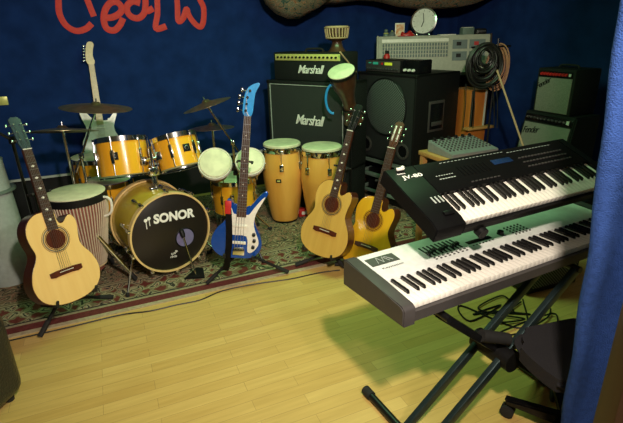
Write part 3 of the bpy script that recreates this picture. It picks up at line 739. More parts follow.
for x, y in ((.085, .165), (.09, .125), (.085, .082)):
    bm = B(); add_lathe(bm, [(.012, .002), (.011, .016), (.008, .018)], Matrix.Translation((x, y, 0)), 16); finish(bm, 'knob', M['darkmetal'], tb)
NT = .90
bm = B(); add_prism(bm, [(-.030, .275), (.030, .275), (.020, NT), (-.020, NT)], .004, .010, bevel=.001); fb = finish(bm, 'fretboard', M['rose'], tb)
bm = B(); add_prism(bm, [(-.029, .28), (.029, .28), (.020, NT), (-.020, NT)], -.014, .004, bevel=.004); finish(bm, 'neck', M['maple'], tb)
for f_ in range(1, 21):
    y = NT-.855*(1-2**(-f_/12))
    if y > .28: bm = B(); add_box(bm, (0, y, .011), (.04+.02*(NT-y)/.6, .0025, .002)); finish(bm, 'fret', M['steel'], fb)
for f_ in (3, 5, 7, 9, 12, 15):
    y = NT-.855*(1-2**(-(f_-.5)/12)); bm = B(); add_lathe(bm, [(.004, 0), (.004, .001)], Matrix.Translation((0, y, .010)), 10); finish(bm, 'inlay', M['cream'], fb)
HO = [(-.021, 0), (.021, 0), (.035, .03), (.040, .09), (.046, .15), (.07, .20), (.066, .215), (.03, .205), (-.01, .175), (-.03, .12), (-.036, .05), (-.034, .02)]
bm = B(); add_prism(bm, [(x*.85, y*.92) for x, y in spline(HO, 4)], -.014, .002, Matrix.Translation((0, NT, 0)), bevel=.003); hs = finish(bm, 'headstock', M['skyblue'], tb)
for i in range(4):
    bm = B(); y = NT+.032+.039*i; xl = -.031+.003*i+(.01 if i == 3 else 0)
    add_tube(bm, (xl, y, -.006), (xl-.022, y, -.006), .004, n=6); add_box(bm, (xl-.03, y, -.006), (.016, .024, .006), bevel=.003); add_tube(bm, (xl+.02, y, 0), (xl+.02, y, .016), .008, n=12); finish(bm, 'tuning_peg', M['chrome'], hs)
for i in range(4):
    bm = B(); xb = -.032+.018*i; add_tube(bm, (xb, .06, .02), (xb*.55, NT, .013), .0016-.0002*i, n=5)
    add_tube(bm, (xb*.55, NT, .013), (-.016+.003*(3-i), NT+.035+.042*(3-i), .008), .0012, n=5)
    finish(bm, 'string', M['steel'], tb)
# strap hanging from the left horn
bm = B(); pts = spline([(-.09, .37, .012), (-.08, .30, .02), (-.07, .2, .024), (-.066, .10, .025), (-.07, .02, .022), (-.075, -.06, .0), (-.085, -.10, -.02)], 5, False)
wv = []
for i, p in enumerate(pts):
    p = Vector(p); w_ = .02; wv.append((bm.verts.new(p+Vector((-w_, 0, 0))), bm.verts.new(p+Vector((w_, 0, 0)))))
for (a, b), (c, d) in zip(wv, wv[1:]): bm.faces.new((a, b, d, c))
bmesh.ops.solidify(bm, geom=bm.faces[:], thickness=.003)
strap = finish(bm, 'strap', M['black'], tb)
bm = B(); add_box(bm, (-.084, .335, .022), (.038, .085, .004), bevel=.001); finish(bm, 'red_strap_end', M['redp'], strap)
guitar_stand('guitar_stand', GB, [onz(207, 283, RUG+.015), onz(288, 272, RUG+.015), Vector((bb_.x+.02, bb_.y+.42, RUG+.015))], 'black folding stand holding up the blue electric bass', depth=.04, cradle=.02, body_w=.09)

# white electric guitar against the wall ------------------------------
se_t = onwall(88, 42, WALL-.10); se_b = onwall(105, 156, WALL-.26)
GE = frame(se_b, y=se_t-se_b, z=-NW)
sc = (se_t-se_b).length/.985
te = thing('electric_guitar', GE, 'white double-cutaway electric guitar with pale maple neck leaning on the blue wall', 'guitar')
SO = [(0, 0), (.08, .005), (.135, .035), (.155, .09), (.145, .15), (.118, .21), (.112, .26), (.13, .32), (.148, .365), (.14, .385), (.115, .37), (.075, .325), (.035, .315), (-.035, .325), (-.07, .35), (-.11, .405), (-.14, .42), (-.155, .40), (-.14, .33), (-.118, .26), (-.13, .20), (-.16, .14), (-.165, .08), (-.14, .03), (-.08, .005)]
S = lambda pts: [(x*sc, y*sc) for x, y in pts]
bm = B(); add_prism(bm, S(spline(SO, 5)), -.04, 0, bevel=.01, seg=3); finish(bm, 'body', M['strat'], te, angle=60)
bm = B(); add_prism(bm, S(spline([(-.03, .10), (.09, .06), (.11, .10), (.10, .2), (.095, .26), (.12, .34), (.07, .30), (-.03, .31), (-.06, .33), (-.12, .385), (-.10, .26), (-.05, .18)], 3)), 0, .003); finish(bm, 'pickguard', M['white'], te)
for y in (.13, .19, .25):
    bm = B(); add_box(bm, (0, y*sc, .006), (.075, .018, .008), bevel=.004); finish(bm, 'pickup', M['cream'], te)
bm = B(); add_box(bm, (0, .085*sc, .006), (.075, .03, .01), bevel=.003); finish(bm, 'bridge', M['chrome'], te)
bm = B(); add_prism(bm, [(-.028, .28*sc), (.028, .28*sc), (.021, .80*sc), (-.021, .80*sc)], -.01, .010, bevel=.003); finish(bm, 'neck', M['maple'], te)
bm = B(); add_prism(bm, [(x, .80*sc+y*sc) for x, y in spline([(-.021, 0), (.021, 0), (.03, .03), (.02, .06), (.028, .12), (.04, .16), (.03, .185), (.0, .185), (-.018, .16), (-.034, .08), (-.036, .03)], 3)], -.008, .006, bevel=.002); hs = finish(bm, 'headstock', M['maple'], te)
for i in range(6):
    bm = B(); y = .80*sc+.03+.024*i; add_tube(bm, (-.036+.003*i, y, 0), (-.05+.003*i, y, 0), .003, n=6); add_box(bm, (-.056+.003*i, y, 0), (.012, .014, .008), bevel=.003); finish(bm, 'tuning_peg', M['chrome'], hs)
for i in range(6): bm = B(); add_tube(bm, (-.026+.0104*i, .085*sc, .014), ((-.026+.0104*i)*.65, .80*sc, .012), .0008, n=4); finish(bm, 'string', M['steel'], te)
st = thing('guitar_stand', (se_b.x, se_b.y-.02, RUG), 'black stand behind the drums holding the white electric guitar', 'stand')
L0 = local(st, GE @ Vector((0, -.015, -.055)))
for dx, dy in ((-.2, -.16), (.2, -.16), (0, .12)):
    bm = B(); add_tube(bm, L0, (dx, dy, .012), .009, n=8); finish(bm, 'leg', M['black'], st)
bm = B(); add_tube(bm, L0, local(st, GE @ Vector((0, .5*sc, -.075))), .009, n=8); add_tube(bm, local(st, GE @ Vector((0, .5*sc, -.075))), local(st, GE @ Vector((0, .56*sc, -.02))), .009, n=8); finish(bm, 'upright', M['black'], st)
bm = B()
for s in (-1, 1): add_path(bm, [L0, local(st, GE @ Vector((s*.08, -.012, -.055))), local(st, GE @ Vector((s*.08, -.012, .02)))], .008, 8)
finish(bm, 'cradle', M['rubber'], st)

# mic boom stand at far left
pz = at(12, 140, 2.55); pf = at(36, 222, 2.75)
t = thing('microphone_stand', (pf.x+.06, pf.y+.10, 0), 'black microphone stand leaning behind the headstock of the pale acoustic guitar', 'stand')
zf = RUG
hub_ = at(38, 236, 2.80)
bm = B(); add_tube(bm, local(t, hub_), local(t, pz), .009, n=8); finish(bm, 'pole', M['darkmetal'], t)
bm = B(); add_tube(bm, local(t, pz), local(t, at(-25, 120, 2.4)), .008, n=8); add_lathe(bm, [(.018, -.02), (.018, .02)], Matrix.Translation(local(t, pz)), 12); finish(bm, 'boom_arm', M['darkmetal'], t)
for k in range(3):
    a = k*2*PI/3+.5; bm = B(); e = Vector((hub_.x+.19*math.cos(a), hub_.y+.19*math.sin(a), RUG+.01)); add_tube(bm, local(t, hub_), local(t, e), .008, n=8); finish(bm, 'leg', M['darkmetal'], t)

# ================================================================== AMPLIFIERS
def cab_box(t, w_, d_, h_, material='tolex', bevel=.012, rim=.028, recess=.015, name='cabinet'):
    """local: x width centred, front at y=0 facing -y, depth +y, z 0..h. Open front rim."""
    bm = B()
    add_box(bm, (0, recess+(d_-recess)/2, h_/2), (w_-.002, d_-recess, h_-.002), bevel=bevel)
    for s in (-1, 1):
        add_box(bm, (s*(w_/2-rim/2), d_/2, h_/2), (rim, d_, h_), bevel=min(bevel, rim*.3)); add_box(bm, (0, d_/2, h_/2+s*(h_/2-rim/2)), (w_, d_, rim), bevel=min(bevel, rim*.3))
    return finish(bm, name, M[material], t)
def corner_caps(t, w_, d_, h_):
    for sx in (-1, 1):
        for sz in (0, 1):
            bm = B(); add_box(bm, (sx*(w_/2-.012), .012, sz*h_+(-.012 if sz else .012)), (.03, .03, .03), bevel=.006); finish(bm, 'corner_cap', M['black'], t)

mA, mB_ = onz(266.5, 80, 1.165), onz(346, 83.5, 1.165)
dirm = (mB_-mA).normalized(); wm = .76; mc = mA.lerp(mB_, .5)
face_a = math.degrees(math.atan2(-dirm.x, dirm.y))+180    # outward normal of the front
ang = math.degrees(math.atan2(dirm.y, dirm.x))-90
CABZ = .42; CABH = 1.165-CABZ
base_m = Vector((mc.x, mc.y, RUG))
plinth = thing('amplifier_case', facing(base_m, ang), 'black case on the rug hidden behind the congas, under the big speaker cabinet', 'case')
pw = (mB_-mA).length
bm = B(); add_box(bm, (0, .19, (CABZ-RUG)/2), (pw*.98, .36, CABZ-RUG), bevel=.012); finish(bm, 'case_body', M['tolex'], plinth)
for s in (-1, 1):
    bm = B(); add_box(bm, (s*.2, .005, .25), (.06, .012, .05), bevel=.003); finish(bm, 'latch', M['steel'], plinth)
cab = thing('guitar_cabinet', facing((base_m.x, base_m.y, CABZ), ang), 'large black speaker cabinet with white script lettering behind the congas', 'speaker')
cab_box(cab, pw, .36, CABH)
bm = B(); add_box(bm, (0, .012, CABH/2), (pw-.056, .01, CABH-.056)); gr = finish(bm, 'grille', M['grill'], cab)
for s in (-1, 1):
    bm = B(); add_box(bm, (s*(pw/2-.033), .005, CABH/2), (.006, .008, CABH-.06)); add_box(bm, (0, .005, CABH/2+s*(CABH/2-.031)), (pw-.06, .008, .006)); finish(bm, 'piping', M['greyplastic'], cab)
corner_caps(cab, pw, .36, CABH)
fr = frame((0, 0, 0), x=(1, 0, 0), y=(0, 0, 1))
text_part('lettering', 'Marshall', .31, .085, Matrix.Translation((.05, .006, CABH-.325)) @ Matrix.Rotation(0, 4, 'Z') @ fr, M['logo'], gr, shear=.35, bold=.01, depth=.004, spacing=.85)
headw = .655*pw/.76; HH = .235
hb = cab.matrix_world @ Vector((.01, .03, CABH))
am = thing('guitar_amplifier', facing(hb, ang), 'black amplifier head with a yellow-green knob panel on top of the large cabinet', 'amplifier')
bm = B(); add_box(bm, (0, .125, HH/2), (headw, .25, HH), bevel=.014); finish(bm, 'cabinet', M['tolex'], am)
bm = B(); add_box(bm, (0, -.002, HH*.83), (headw-.05, .008, .052), bevel=.003); pn = finish(bm, 'control_panel', M['gold'], am)
for i in range(16):
    bm = B(); add_lathe(bm, [(.009, 0), (.008, .014)], Matrix.Translation((-headw/2+.06+(headw-.12)*i/15, -.006, HH*.83)) @ Matrix.Rotation(PI/2, 4, 'X'), 12); finish(bm, 'knob', M['black'], pn)
text_part('lettering', 'Marshall', .27, .068, Matrix.Translation((.045, -.0005, HH*.42)) @ fr, M['logo'], am, shear=.35, bold=.01, depth=.003, spacing=.85)
bm = B(); add_path(bm, spline([(-.09, .12, HH), (-.07, .12, HH+.022), (.07, .12, HH+.022), (.09, .12, HH)], 4, False), .009, 8); finish(bm, 'handle', M['rubber'], am)

# goblet drum standing on the amp head
gp = am.matrix_world @ Vector((.215, .14, HH))
gtop = at(334, 26, gp.y)
GH = gtop.z-gp.z
t = thing('goblet_drum', gp, 'small upright djembe with tan ropes standing on the amplifier head', 'drum')
bm = B(); add_lathe(bm, spline([(.075, 0), (.05, .04), (.042, GH*.4), (.066, GH*.46), (.086, GH*.56), (.094, GH-.01)], 4, False), n=36); finish(bm, 'shell', M['brown'], t)
bm = B(); add_lathe(bm, [(.096, GH-.015), (.094, GH), (.001, GH+.002)], n=36, cap0=False); finish(bm, 'drum_head', M['rope'], t)
rp0 = None
for k in range(22):
    if rp0 is None:
        bm = B(); add_path(bm, [(.098, 0, GH-.012), (.094, 0, GH*.75), (.086, .004, GH*.54)], .006, 6); rp0 = finish(bm, 'rope', M['rope'], t)
    else: share(rp0, t, Matrix.Rotation(2*PI*k/22, 4, 'Z'))
for z_, r_ in ((GH-.012, .1), (GH*.54, .087)):
    bm = B(); add_path(bm, [(r_*math.cos(a*PI/12), r_*math.sin(a*PI/12), z_) for a in range(24)], .006, 6, True); finish(bm, 'rope_ring', M['rope'], t)

# second djembe hanging tilted in front of the cabinet
dc = at(341, 71, 3.62); up = Vector((-.25, -.42, .87)).normalized()
mm = frame(dc, x=(1, 0, 0), z=up)
t = thing('goblet_drum', mm, 'dark brown djembe tilted toward the camera on a stand beside the big cabinet', 'drum')
bm = B(); add_lathe(bm, spline([(.085, -.46), (.06, -.38), (.052, -.28), (.066, -.2), (.094, -.11), (.101, -.005)], 4, False), n=40); finish(bm, 'shell', M['brown'], t)
bm = B(); add_lathe(bm, [(.103, -.012), (.102, 0), (.095, .004), (.001, .005)], n=40, cap0=False); finish(bm, 'drum_head', M['head'], t)
bm = B(); add_lathe(bm, [(.102, -.03), (.109, -.028), (.109, -.008), (.102, -.006)], n=40, cap0=False, cap1=False); finish(bm, 'rim', M['darkmetal'], t)
hold = mm @ Vector((0, 0, -.33))
s2 = thing('drum_stand', (hold.x+.02, hold.y+.10, RUG), 'thin black stand holding the tilted dark djembe beside the cabinet', 'stand')
hl = local(s2, hold)
bm = B(); add_tube(bm, (0, 0, .02), (0, 0, hl.z), .010); add_tube(bm, (0, 0, hl.z-.01), (hl.x, hl.y+.055, hl.z-.01), .008, n=8); finish(bm, 'pole', M['darkmetal'], s2)
for k in range(3):
    a = k*2*PI/3+.9; bm = B(); add_tube(bm, (0, 0, .2), (.15*math.cos(a), .15*math.sin(a), .01), .007, n=8); finish(bm, 'leg', M['darkmetal'], s2)
bm = B(); add_path(bm, [hl+mm.to_3x3() @ Vector((.062*math.cos(q), .062*math.sin(q), 0)) for q in [k*PI/10 for k in range(20)]], .007, 6, True); finish(bm, 'holding_ring', M['darkmetal'], s2)
# blue strap looped on the cabinet side
bm = B(); ce = at(333, 99, 3.66); pts = [ce+Vector((.055*math.cos(a), -.0, .11*math.sin(a))) for a in [R_(k) for k in range(95, 290, 13)]]
add_path(bm, pts, .010, 8); tag(finish(bm, 'strap', M['skyblue'], None), 'curved bright blue strap hanging behind the tilted dark djembe', 'strap')
# thin pale drumstick between djembe and PA
bm = B(); add_tube(bm, at(340, 52, 3.75), at(356, 72, 3.9), .006, n=8); 
ob = finish(bm, 'drumstick', M['rope'], None); tag(ob, 'thin pale stick slanting from the small djembe down to the tall speaker', 'drumstick')

# ================================================================== PA CABINET on rack
PB = onz(417, 75.5, 1.215)
PW, PD = .69, .56
PAX = Vector((math.cos(R_(126.5)), math.sin(R_(126.5)), 0)); PAY = Vector((PAX.y, -PAX.x, 0))
PBZ = .45
def paf(o): return frame(o, x=-PAX, y=PAY)
def roomf(o): return frame(o, x=-NW, y=DW)   # x along the front (to the right as seen), y into the cabinet
pa = thing('speaker_cabinet', paf(PB + PAX*(PW/2) + Z*(PBZ-PB.z)), 'tall black speaker cabinet with round woofer grille and two ports, behind the classical guitar', 'speaker')
PH = 1.215-PBZ
cab_box(pa, PW, PD, PH, 'black', .01, .02, .02)
bm = B(); add_box(bm, (0, .015, PH/2), (PW-.04, .012, PH-.04)); bf = finish(bm, 'baffle', M['blackwall'], pa)
bm = B(); add_lathe(bm, [(.235, .0), (.235, .008), (.21, .016), (.001, .018)], Matrix.Translation((0, .012, PH*.63)) @ Matrix.Rotation(PI/2, 4, 'X'), 48); finish(bm, 'woofer_grille', M['mesh'], pa)
bm = B(); add_path(bm, [(.242*math.cos(a),   .004, PH*.63+.242*math.sin(a)) for a in [k*PI/20 for k in range(40)]], .007, 6, True); finish(bm, 'woofer_ring', M['darkmetal'], pa)
for s in (-1, 1):
    mm = Matrix.Translation((s*.225, .008, .125)) @ Matrix.Rotation(PI/2, 4, 'X')
    bm = B(); add_lathe(bm, [(.07, 0), (.07, .008), (.052, .010), (.048, -.01)], mm, 36, cap1=False); finish(bm, 'port_ring', M['charcoal'], pa)
    bm = B(); add_lathe(bm, [(.049, .003), (.001, .0)], mm, 30, cap0=False); finish(bm, 'port_opening', M['gloss'], pa)
bm = B(); add_box(bm, (PW/2+.001, PD*.48, PH*.54), (.01, .20, .26), bevel=.004); hp_ = finish(bm, 'side_handle_plate', M['charcoal'], pa)
bm = B(); add_box(bm, (PW/2+.006, PD*.48, PH*.54), (.006, .165, .215), bevel=.002); finish(bm, 'handle_recess', M['gloss'], hp_)
bm = B(); add_box(bm, (PW/2+.012, PD*.48, PH*.46), (.012, .13, .035), bevel=.005); finish(bm, 'handle_bar', M['charcoal'], hp_)
corner_caps(pa, PW, PD, PH)
# steel frame rack below
rk = thing('steel_rack', paf(PB+PAX*(PW/2)+Z*(RUG-PB.z)), 'grey-green steel table frame under the tall speaker cabinet', 'rack')
RH = PBZ-RUG
for x in (-PW/2+.02, PW/2-.02):
    for y in (.02, PD-.02):
        bm = B(); add_box(bm, (x, y, RH/2-.01), (.035, .035, RH-.02), bevel=.004); finish(bm, 'leg', M['olive'], rk)
for z_ in (RH-.02, RH-.16, .12):
    for y in (.02, PD-.02):
        bm = B(); add_box(bm, (0, y, z_), (PW-.06, .028, .035 if z_ > .2 else .025), bevel=.003); finish(bm, 'rail', M['olive'], rk)
    for x in (-PW/2+.02, PW/2-.02):
        bm = B(); add_box(bm, (x, PD/2, z_), (.028, PD-.06, .03), bevel=.003); finish(bm, 'rail', M['olive'], rk)
bm = B(); add_box(bm, (0, PD/2, RH-.0035-.002), (PW, PD, .007)); finish(bm, 'top_plate', M['olive'], rk)
# black case on the rack's floor area
bx = thing('equipment_case', paf(PB+PAX*(PW/2)+PAY*.08+Z*(RUG-PB.z)), 'dark equipment case inside the steel frame under the tall speaker', 'case')
bm = B(); add_box(bm, (0, .15, .155), (PW-.12, .27, .31), bevel=.01); finish(bm, 'case_body', M['black'], bx)
bm = B(); add_box(bm, (0, .012, .16), (.12, .012, .03), bevel=.004); finish(bm, 'handle', M['steel'], bx)

def pal(x, y, z): return pa.matrix_world @ Vector((x, y, z))
# rack-mount mixer on top of PA
t = thing('effects_rack_unit', paf(pal(-.10, .05, PH)), 'black rack unit with green lights and a yellow display on the tall speaker cabinet', 'electronics')
RWW = .42
bm = B(); add_box(bm, (0, .14, .05), (RWW, .26, .10), bevel=.005); finish(bm, 'housing', M['black'], t)
bm = B(); add_box(bm, (0, .009, .052), (RWW-.01, .006, .09), bevel=.002); fp = finish(bm, 'front_panel', M['charcoal'], t)
bm = B(); add_box(bm, (.075, .004, .072), (.085, .004, .022)); finish(bm, 'display', M['ledyellow'], fp)
bm = B(); add_box(bm, (-.08, .004, .074), (.06, .004, .020)); add_box(bm, (-.15, .004, .076), (.03, .004, .008)); finish(bm, 'green_indicator', M['ledgreen'], fp)
bm = B(); add_box(bm, (.0, .004, .072), (.02, .004, .018)); finish(bm, 'red_button', M['redp'], fp)
for i in range(12):
    bm = B(); add_lathe(bm, [(.008, 0), (.007, .014)], Matrix.Translation((-.18+.0325*i, .006, .028)) @ Matrix.Rotation(PI/2, 4, 'X'), 10); finish(bm, 'knob', M['steel'], fp)
t = thing('power_adapter_box', paf(pal(.215, .06, PH)), 'small plain black box right of the lit rack unit on the speaker cabinet', 'electronics')
bm = B(); add_box(bm, (0, .09, .055), (.17, .17, .11), bevel=.01); finish(bm, 'housing', M['gloss'], t)
for i in range(3):
    bm = B(); add_lathe(bm, [(.012, 0), (.010, .02)], Matrix.Translation((-.05+.045*i, .004, .03)) @ Matrix.Rotation(PI/2, 4, 'X'), 12); finish(bm, 'knob', M['white'], t)

# shelf behind the PA carrying a mixing console propped upright
cL, cR = at(379, 36, 4.85), at(493, 33.5, 4.75)
ctop = (cL.z+cR.z)/2
dv = (cR-cL); dv.z = 0; cw = dv.length; dv.normalize()
CZ = 1.15; CH = ctop-CZ
sh = thing('shelf_unit', frame(((cL.x+cR.x)/2, (cL.y+cR.y)/2, RUG), x=dv, y=(-dv.y, dv.x, 0)), 'dark shelf unit behind the tall speaker, supporting the upright mixing console', 'shelf')
for s in (-1, 1):
    bm = B(); add_box(bm, (s*(cw/2-.015), .17, (CZ-RUG)/2), (.03, .36, CZ-RUG)); finish(bm, 'side_panel', M['blackwall'], sh)
for z_ in (.08, .6, CZ-RUG-.0125):
    bm = B(); add_box(bm, (0, .17, z_), (cw-(.06 if z_ < 1 else 0), .36, .025)); finish(bm, 'shelf_board', M['blackwall'], sh)
bm = B(); add_box(bm, (0, .345, (CZ-RUG)/2), (cw-.06, .01, CZ-RUG-.04)); finish(bm, 'back_panel', M['blackwall'], sh)
con = thing('mixing_console', frame(((cL.x+cR.x)/2, (cL.y+cR.y)/2+.0, CZ), x=dv, y=(-dv.y, dv.x, 0)), 'large grey mixing console with rows of knobs propped upright behind the tall speaker', 'mixer')
lean_ = Matrix.Translation((0, .03, 0)) @ Matrix.Rotation(R_(-9), 4, 'X')
bm = B(); add_box(bm, (0, .06, CH/2), (cw, .12, CH), lean_, bevel=.006); finish(bm, 'housing', M['console'], con)
KX0, KX1 = -cw/2+.05, cw*.12
k0 = None
rows = [CH-.085, CH-.12, CH-.155, CH-.19]
for zr in rows:
    for i in range(24):
        x = KX0+(KX1-KX0)*i/23; mm = lean_ @ Matrix.Translation((x, 0, zr))
        if k0 is None:
            bm = B(); add_box(bm, (0, -.006, 0), (.015, .016, .026), bevel=.003); k0 = finish(bm, 'knob', M['consoledark'], con); k0.matrix_local = mm
        else: share(k0, con, mm)
bm = B(); add_box(bm, ((KX0+KX1)/2, -.001, CH-.045), (KX1-KX0+.03, .004, .03), lean_); finish(bm, 'label_strip', M['cream'], con)
for x0, x1, zc in ((cw*.17, cw*.30, CH-.09), (cw*.32, cw*.46, CH-.09), (cw*.17, cw*.30, CH-.2), (cw*.32, cw*.46, CH-.2)):
    bm = B(); add_box(bm, ((x0+x1)/2, -.002, zc), (x1-x0, .005, .085), lean_); pl = finish(bm, 'meter_panel', M['consoledark'], con)
    bm = B(); add_box(bm, ((x0+x1)/2-.01, -.005, zc+.005), (.045, .004, .035), lean_); finish(bm, 'meter', M['ledred'] if x0 > cw*.3 and zc > CH-.1 else M['black'], pl)
for s in (-1, 1):
    bm = B(); add_box(bm, (s*(cw/2+.008), .055, CH/2), (.018, .13, CH+.01), lean_, bevel=.004); finish(bm, 'side_cheek', M['console'] if s < 0 else M['doorwood'], con)
def contop(s, y=.04): return con.matrix_world @ (lean_ @ Vector((s*cw, y, CH)))

# clock
ck = contop(-.09, .06); cc = at(424, 20.5, ck.y-.02)
R_c = .128
fcn = Vector((-.42, -.9, .12)).normalized()
t = thing('desk_clock', frame(ck, x=Vector((fcn.y*-1, fcn.x, 0)), z=Z), 'round white clock with thick silver rim standing on the mixing console', 'clock')
mm = t.matrix_world.inverted() @ frame(ck+Z*(R_c+.012), x=Vector((-fcn.y, fcn.x, 0)), z=fcn)
bm = B(); add_lathe(bm, [(R_c*.55, -.07), (R_c*.9, -.06), (R_c, -.02), (R_c, .012), (R_c-.014, .014), (R_c-.016, .004)], mm, 48, cap1=False); finish(bm, 'rim', M['chrome'], t)
bm = B(); add_lathe(bm, [(R_c-.012, .003), (.001, .004)], mm, 48, cap0=False); cf = finish(bm, 'dial', M['white'], t)
for an, ln, wd in ((R_(97), .075, .006), (R_(250), .055, .008)):
    bm = B(); add_box(bm, (ln/2, 0, .006), (ln, wd, .002), mm @ Matrix.Rotation(an, 4, 'Z')); finish(bm, 'clock_hand', M['black'], cf)
bm = B()
for k in range(12): add_box(bm, (R_c-.03, 0, .005), (.012, .003, .001), mm @ Matrix.Rotation(k*PI/6, 4, 'Z'))
finish(bm, 'hour_marks', M['black'], cf)
bm = B()
for s in (-1, 1): add_box(bm, (s*.06, .0, .013), (.02, .05, .028), bevel=.004)
finish(bm, 'foot', M['chrome'], t)

# picture frame, ornaments, cloth, boxes on the console
def stand_on(s, y=.05): return contop(s, y)
def small(name, s, label, cat, y=.05, rot=0):
    p = stand_on(s, y); return thing(name, Matrix.Translation(p) @ Matrix.Rotation(rot, 4, 'Z'), label, cat)
t = small('picture_frame', -.305, 'small picture with orange figure standing left of the clock', 'picture', .06)
bm = B(); add_box(bm, (0, 0, .065), (.095, .012, .13), bevel=.003); finish(bm, 'frame', M['cream'], t)
bm = B(); add_box(bm, (0, -.007, .065), (.075, .003, .105)); finish(bm, 'picture', M['picture'], t)
t = small('ornament', -.43, 'small dark green and yellow figurine at the left end of the console top', 'ornament', .04)
bm = B(); add_lathe(bm, spline([(.022, 0), (.03, .01), (.024, .03), (.014, .045), (.02, .058), (.012, .07), (.001, .074)], 3, False), n=16); finish(bm, 'body', M['olive'], t)
bm = B(); add_lathe(bm, [(.024, .028), (.0265, .032), (.022, .038)], n=16, cap0=False, cap1=False); finish(bm, 'yellow_collar', M['gold'], t)
t = small('ornament', -.375, 'squat dark figurine between the green figurine and the picture', 'ornament', .04)
bm = B(); add_lathe(bm, spline([(.03, 0), (.036, .015), (.024, .04), (.012, .05), (.001, .052)], 3, False), n=16); finish(bm, 'body', M['consoledark'], t)
bm = B(); add_lathe(bm, [(.006, .04), (.012, .055), (.001, .062)], n=12); finish(bm, 'head', M['gold'], t)
t = small('cap', -.235, 'red crumpled cap lying on the console beside the clock', 'cap', .02)
bm = B(); add_lathe(bm, spline([(.062, 0), (.06, .02), (.045, .035), (.02, .04), (.001, .041)], 3, False), n=24)
for v in bm.verts: v.co.z *= 1+.3*math.sin(v.co.x*90); v.co.x *= 1.15; v.co.y *= .6
finish(bm, 'crown', M['redp'], t)
bm = B(); add_prism(bm, spline([(-.09, .02), (-.10, -.02), (-.06, -.035), (-.03, -.02), (-.03, .02)], 3), .001, .006); finish(bm, 'brim', M['redp'], t)
t = small('tape_box', .30, 'small pale green box on the right end of the console', 'box', .05, .2)
bm = B(); add_box(bm, (0, 0, .035), (.12, .07, .07), bevel=.004); finish(bm, 'carton', M['olive'], t)
bm = B(); add_box(bm, (0, 0, .0715), (.10, .055, .004)); finish(bm, 'lid_label', M['cream'], t)
t = small('paper_stack', .12, 'few flat white papers lying on the console right of the clock', 'paper', .04, .1)
bm = B(); add_box(bm, (0, 0, .006), (.16, .08, .012), bevel=.001); finish(bm, 'sheets', M['white'], t)
t = small('folded_bag', .42, 'dark soft pouch at the far right end of the console top', 'bag', .05, 0)
bm = B(); add_box(bm, (0, 0, .03), (.11, .08, .06), bevel=.02, seg=3); finish(bm, 'pouch', M['leather'], t)
bm = B(); add_box(bm, (0, -.041, .035), (.08, .003, .006)); finish(bm, 'zip', M['steel'], t)
# red fire bottle at left end behind the rack unit
pr = pal(-.285, .30, PH)
t = thing('spray_can', pr, 'red spray can standing at the left rear of the tall speaker top', 'can')
bm = B(); add_lathe(bm, [(.028, 0), (.03, .004), (.03, .12), (.018, .14)], n=20); finish(bm, 'can_body', M['redp'], t)
bm = B(); add_lathe(bm, [(.018, .14), (.018, .165), (.001, .168)], n=16); finish(bm, 'spray_cap', M['black'], t)

# ------------------------------------------------ cables on a stand, wooden box, pole
ch = at(480, 66, 4.15)
box_b = at(477, 126, 4.2)
ob_ = thing('wooden_cabinet', frame((box_b.x, box_b.y, RUG), x=DW, y=NW), 'orange-brown wooden cabinet with striped sides below the hanging cables', 'cabinet')
ZT = at(482, 90, 4.2).z-RUG; ZB = box_b.z-RUG
bm = B(); add_box(bm, (0, .14, ZT/2), (.20, .28, ZT), bevel=.004); finish(bm, 'body', M['orangewood'], ob_)
for s, mm_ in ((-.088, 'steel'), (-.07, 'black'), (.065, 'greyplastic'), (.088, 'black')):
    bm = B(); add_box(bm, (s, -.003, (ZT+ZB)/2), (.014, .008, ZT-ZB)); finish(bm, 'edge_strip', M[mm_], ob_)
bm = B(); add_box(bm, (0, -.02, ZB-.01), (.30, .08, .02), bevel=.003); finish(bm, 'ledge', M['tablewood'], ob_)
def coil(name, c, rx, rz, n, r, material, label, seed, yaw=0, spread=.03):
    rnd = random.Random(seed); bm = B()
    for k in range(n):
        a0 = rnd.uniform(.32, 1.0); dx, dz = rnd.uniform(-.012, .012), rnd.uniform(-.012, .012); oy = rnd.uniform(-spread, spread)
        pts = []
        for i in range(28):
            a = 2*PI*i/28; p = Vector((a0*rx*math.cos(a)+dx, oy+.006*math.sin(3*a+k), a0*rz*math.sin(a)+dz+(1-a0)*rz*.6)); pts.append(c+Matrix.Rotation(yaw, 3, 'Z') @ p)
        add_path(bm, pts, r, 6, True)
    return tag(finish(bm, name, M[material], None), label, 'cable')
coil('cable_coil', ch+Vector((0, -.09, 0)), .15, .185, 30, .008, 'cable', 'thick coil of black cables hanging right of the mixing console', 3, spread=.04)
coil('cable_coil', ch+Vector((.15, .02, -.03)), .10, .20, 14, .006, 'copper', 'coil of tan cables hanging right behind the black coil', 5)
cs = thing('microphone_stand', (ch.x+.13, ch.y+.0, RUG), 'black stand on which the coils of cable hang', 'stand')
bm = B(); add_tube(bm, (0, -.01, .02), (0, -.01, ch.z+.21), .009, n=8); finish(bm, 'pole', M['darkmetal'], cs)
bm = B(); add_tube(bm, (-.24, -.075, ch.z+.155-RUG), (.12, .02, ch.z+.155-RUG), .008, n=8); finish(bm, 'cross_arm', M['darkmetal'], cs)
for k in range(3):
    a = k*2*PI/3+2.6; bm = B(); add_tube(bm, (0, 0, .2), (.13*math.cos(a), .13*math.sin(a), .01), .008, n=8); finish(bm, 'leg', M['darkmetal'], cs)
bm = B()
for u0, u1 in ((466, 463), (474, 473), (496, 497), (492, 494)): add_path(bm, spline([tuple(at(u0, 84, 4.08)), tuple(at((u0+u1)/2+1, 104, 4.06)), tuple(at(u1, 128, 4.05))], 5, False), .004, 5)
tag(finish(bm, 'hanging_cables', M['cable'], None), 'loose cable ends dangling below the black coil over the wooden cabinet', 'cable')
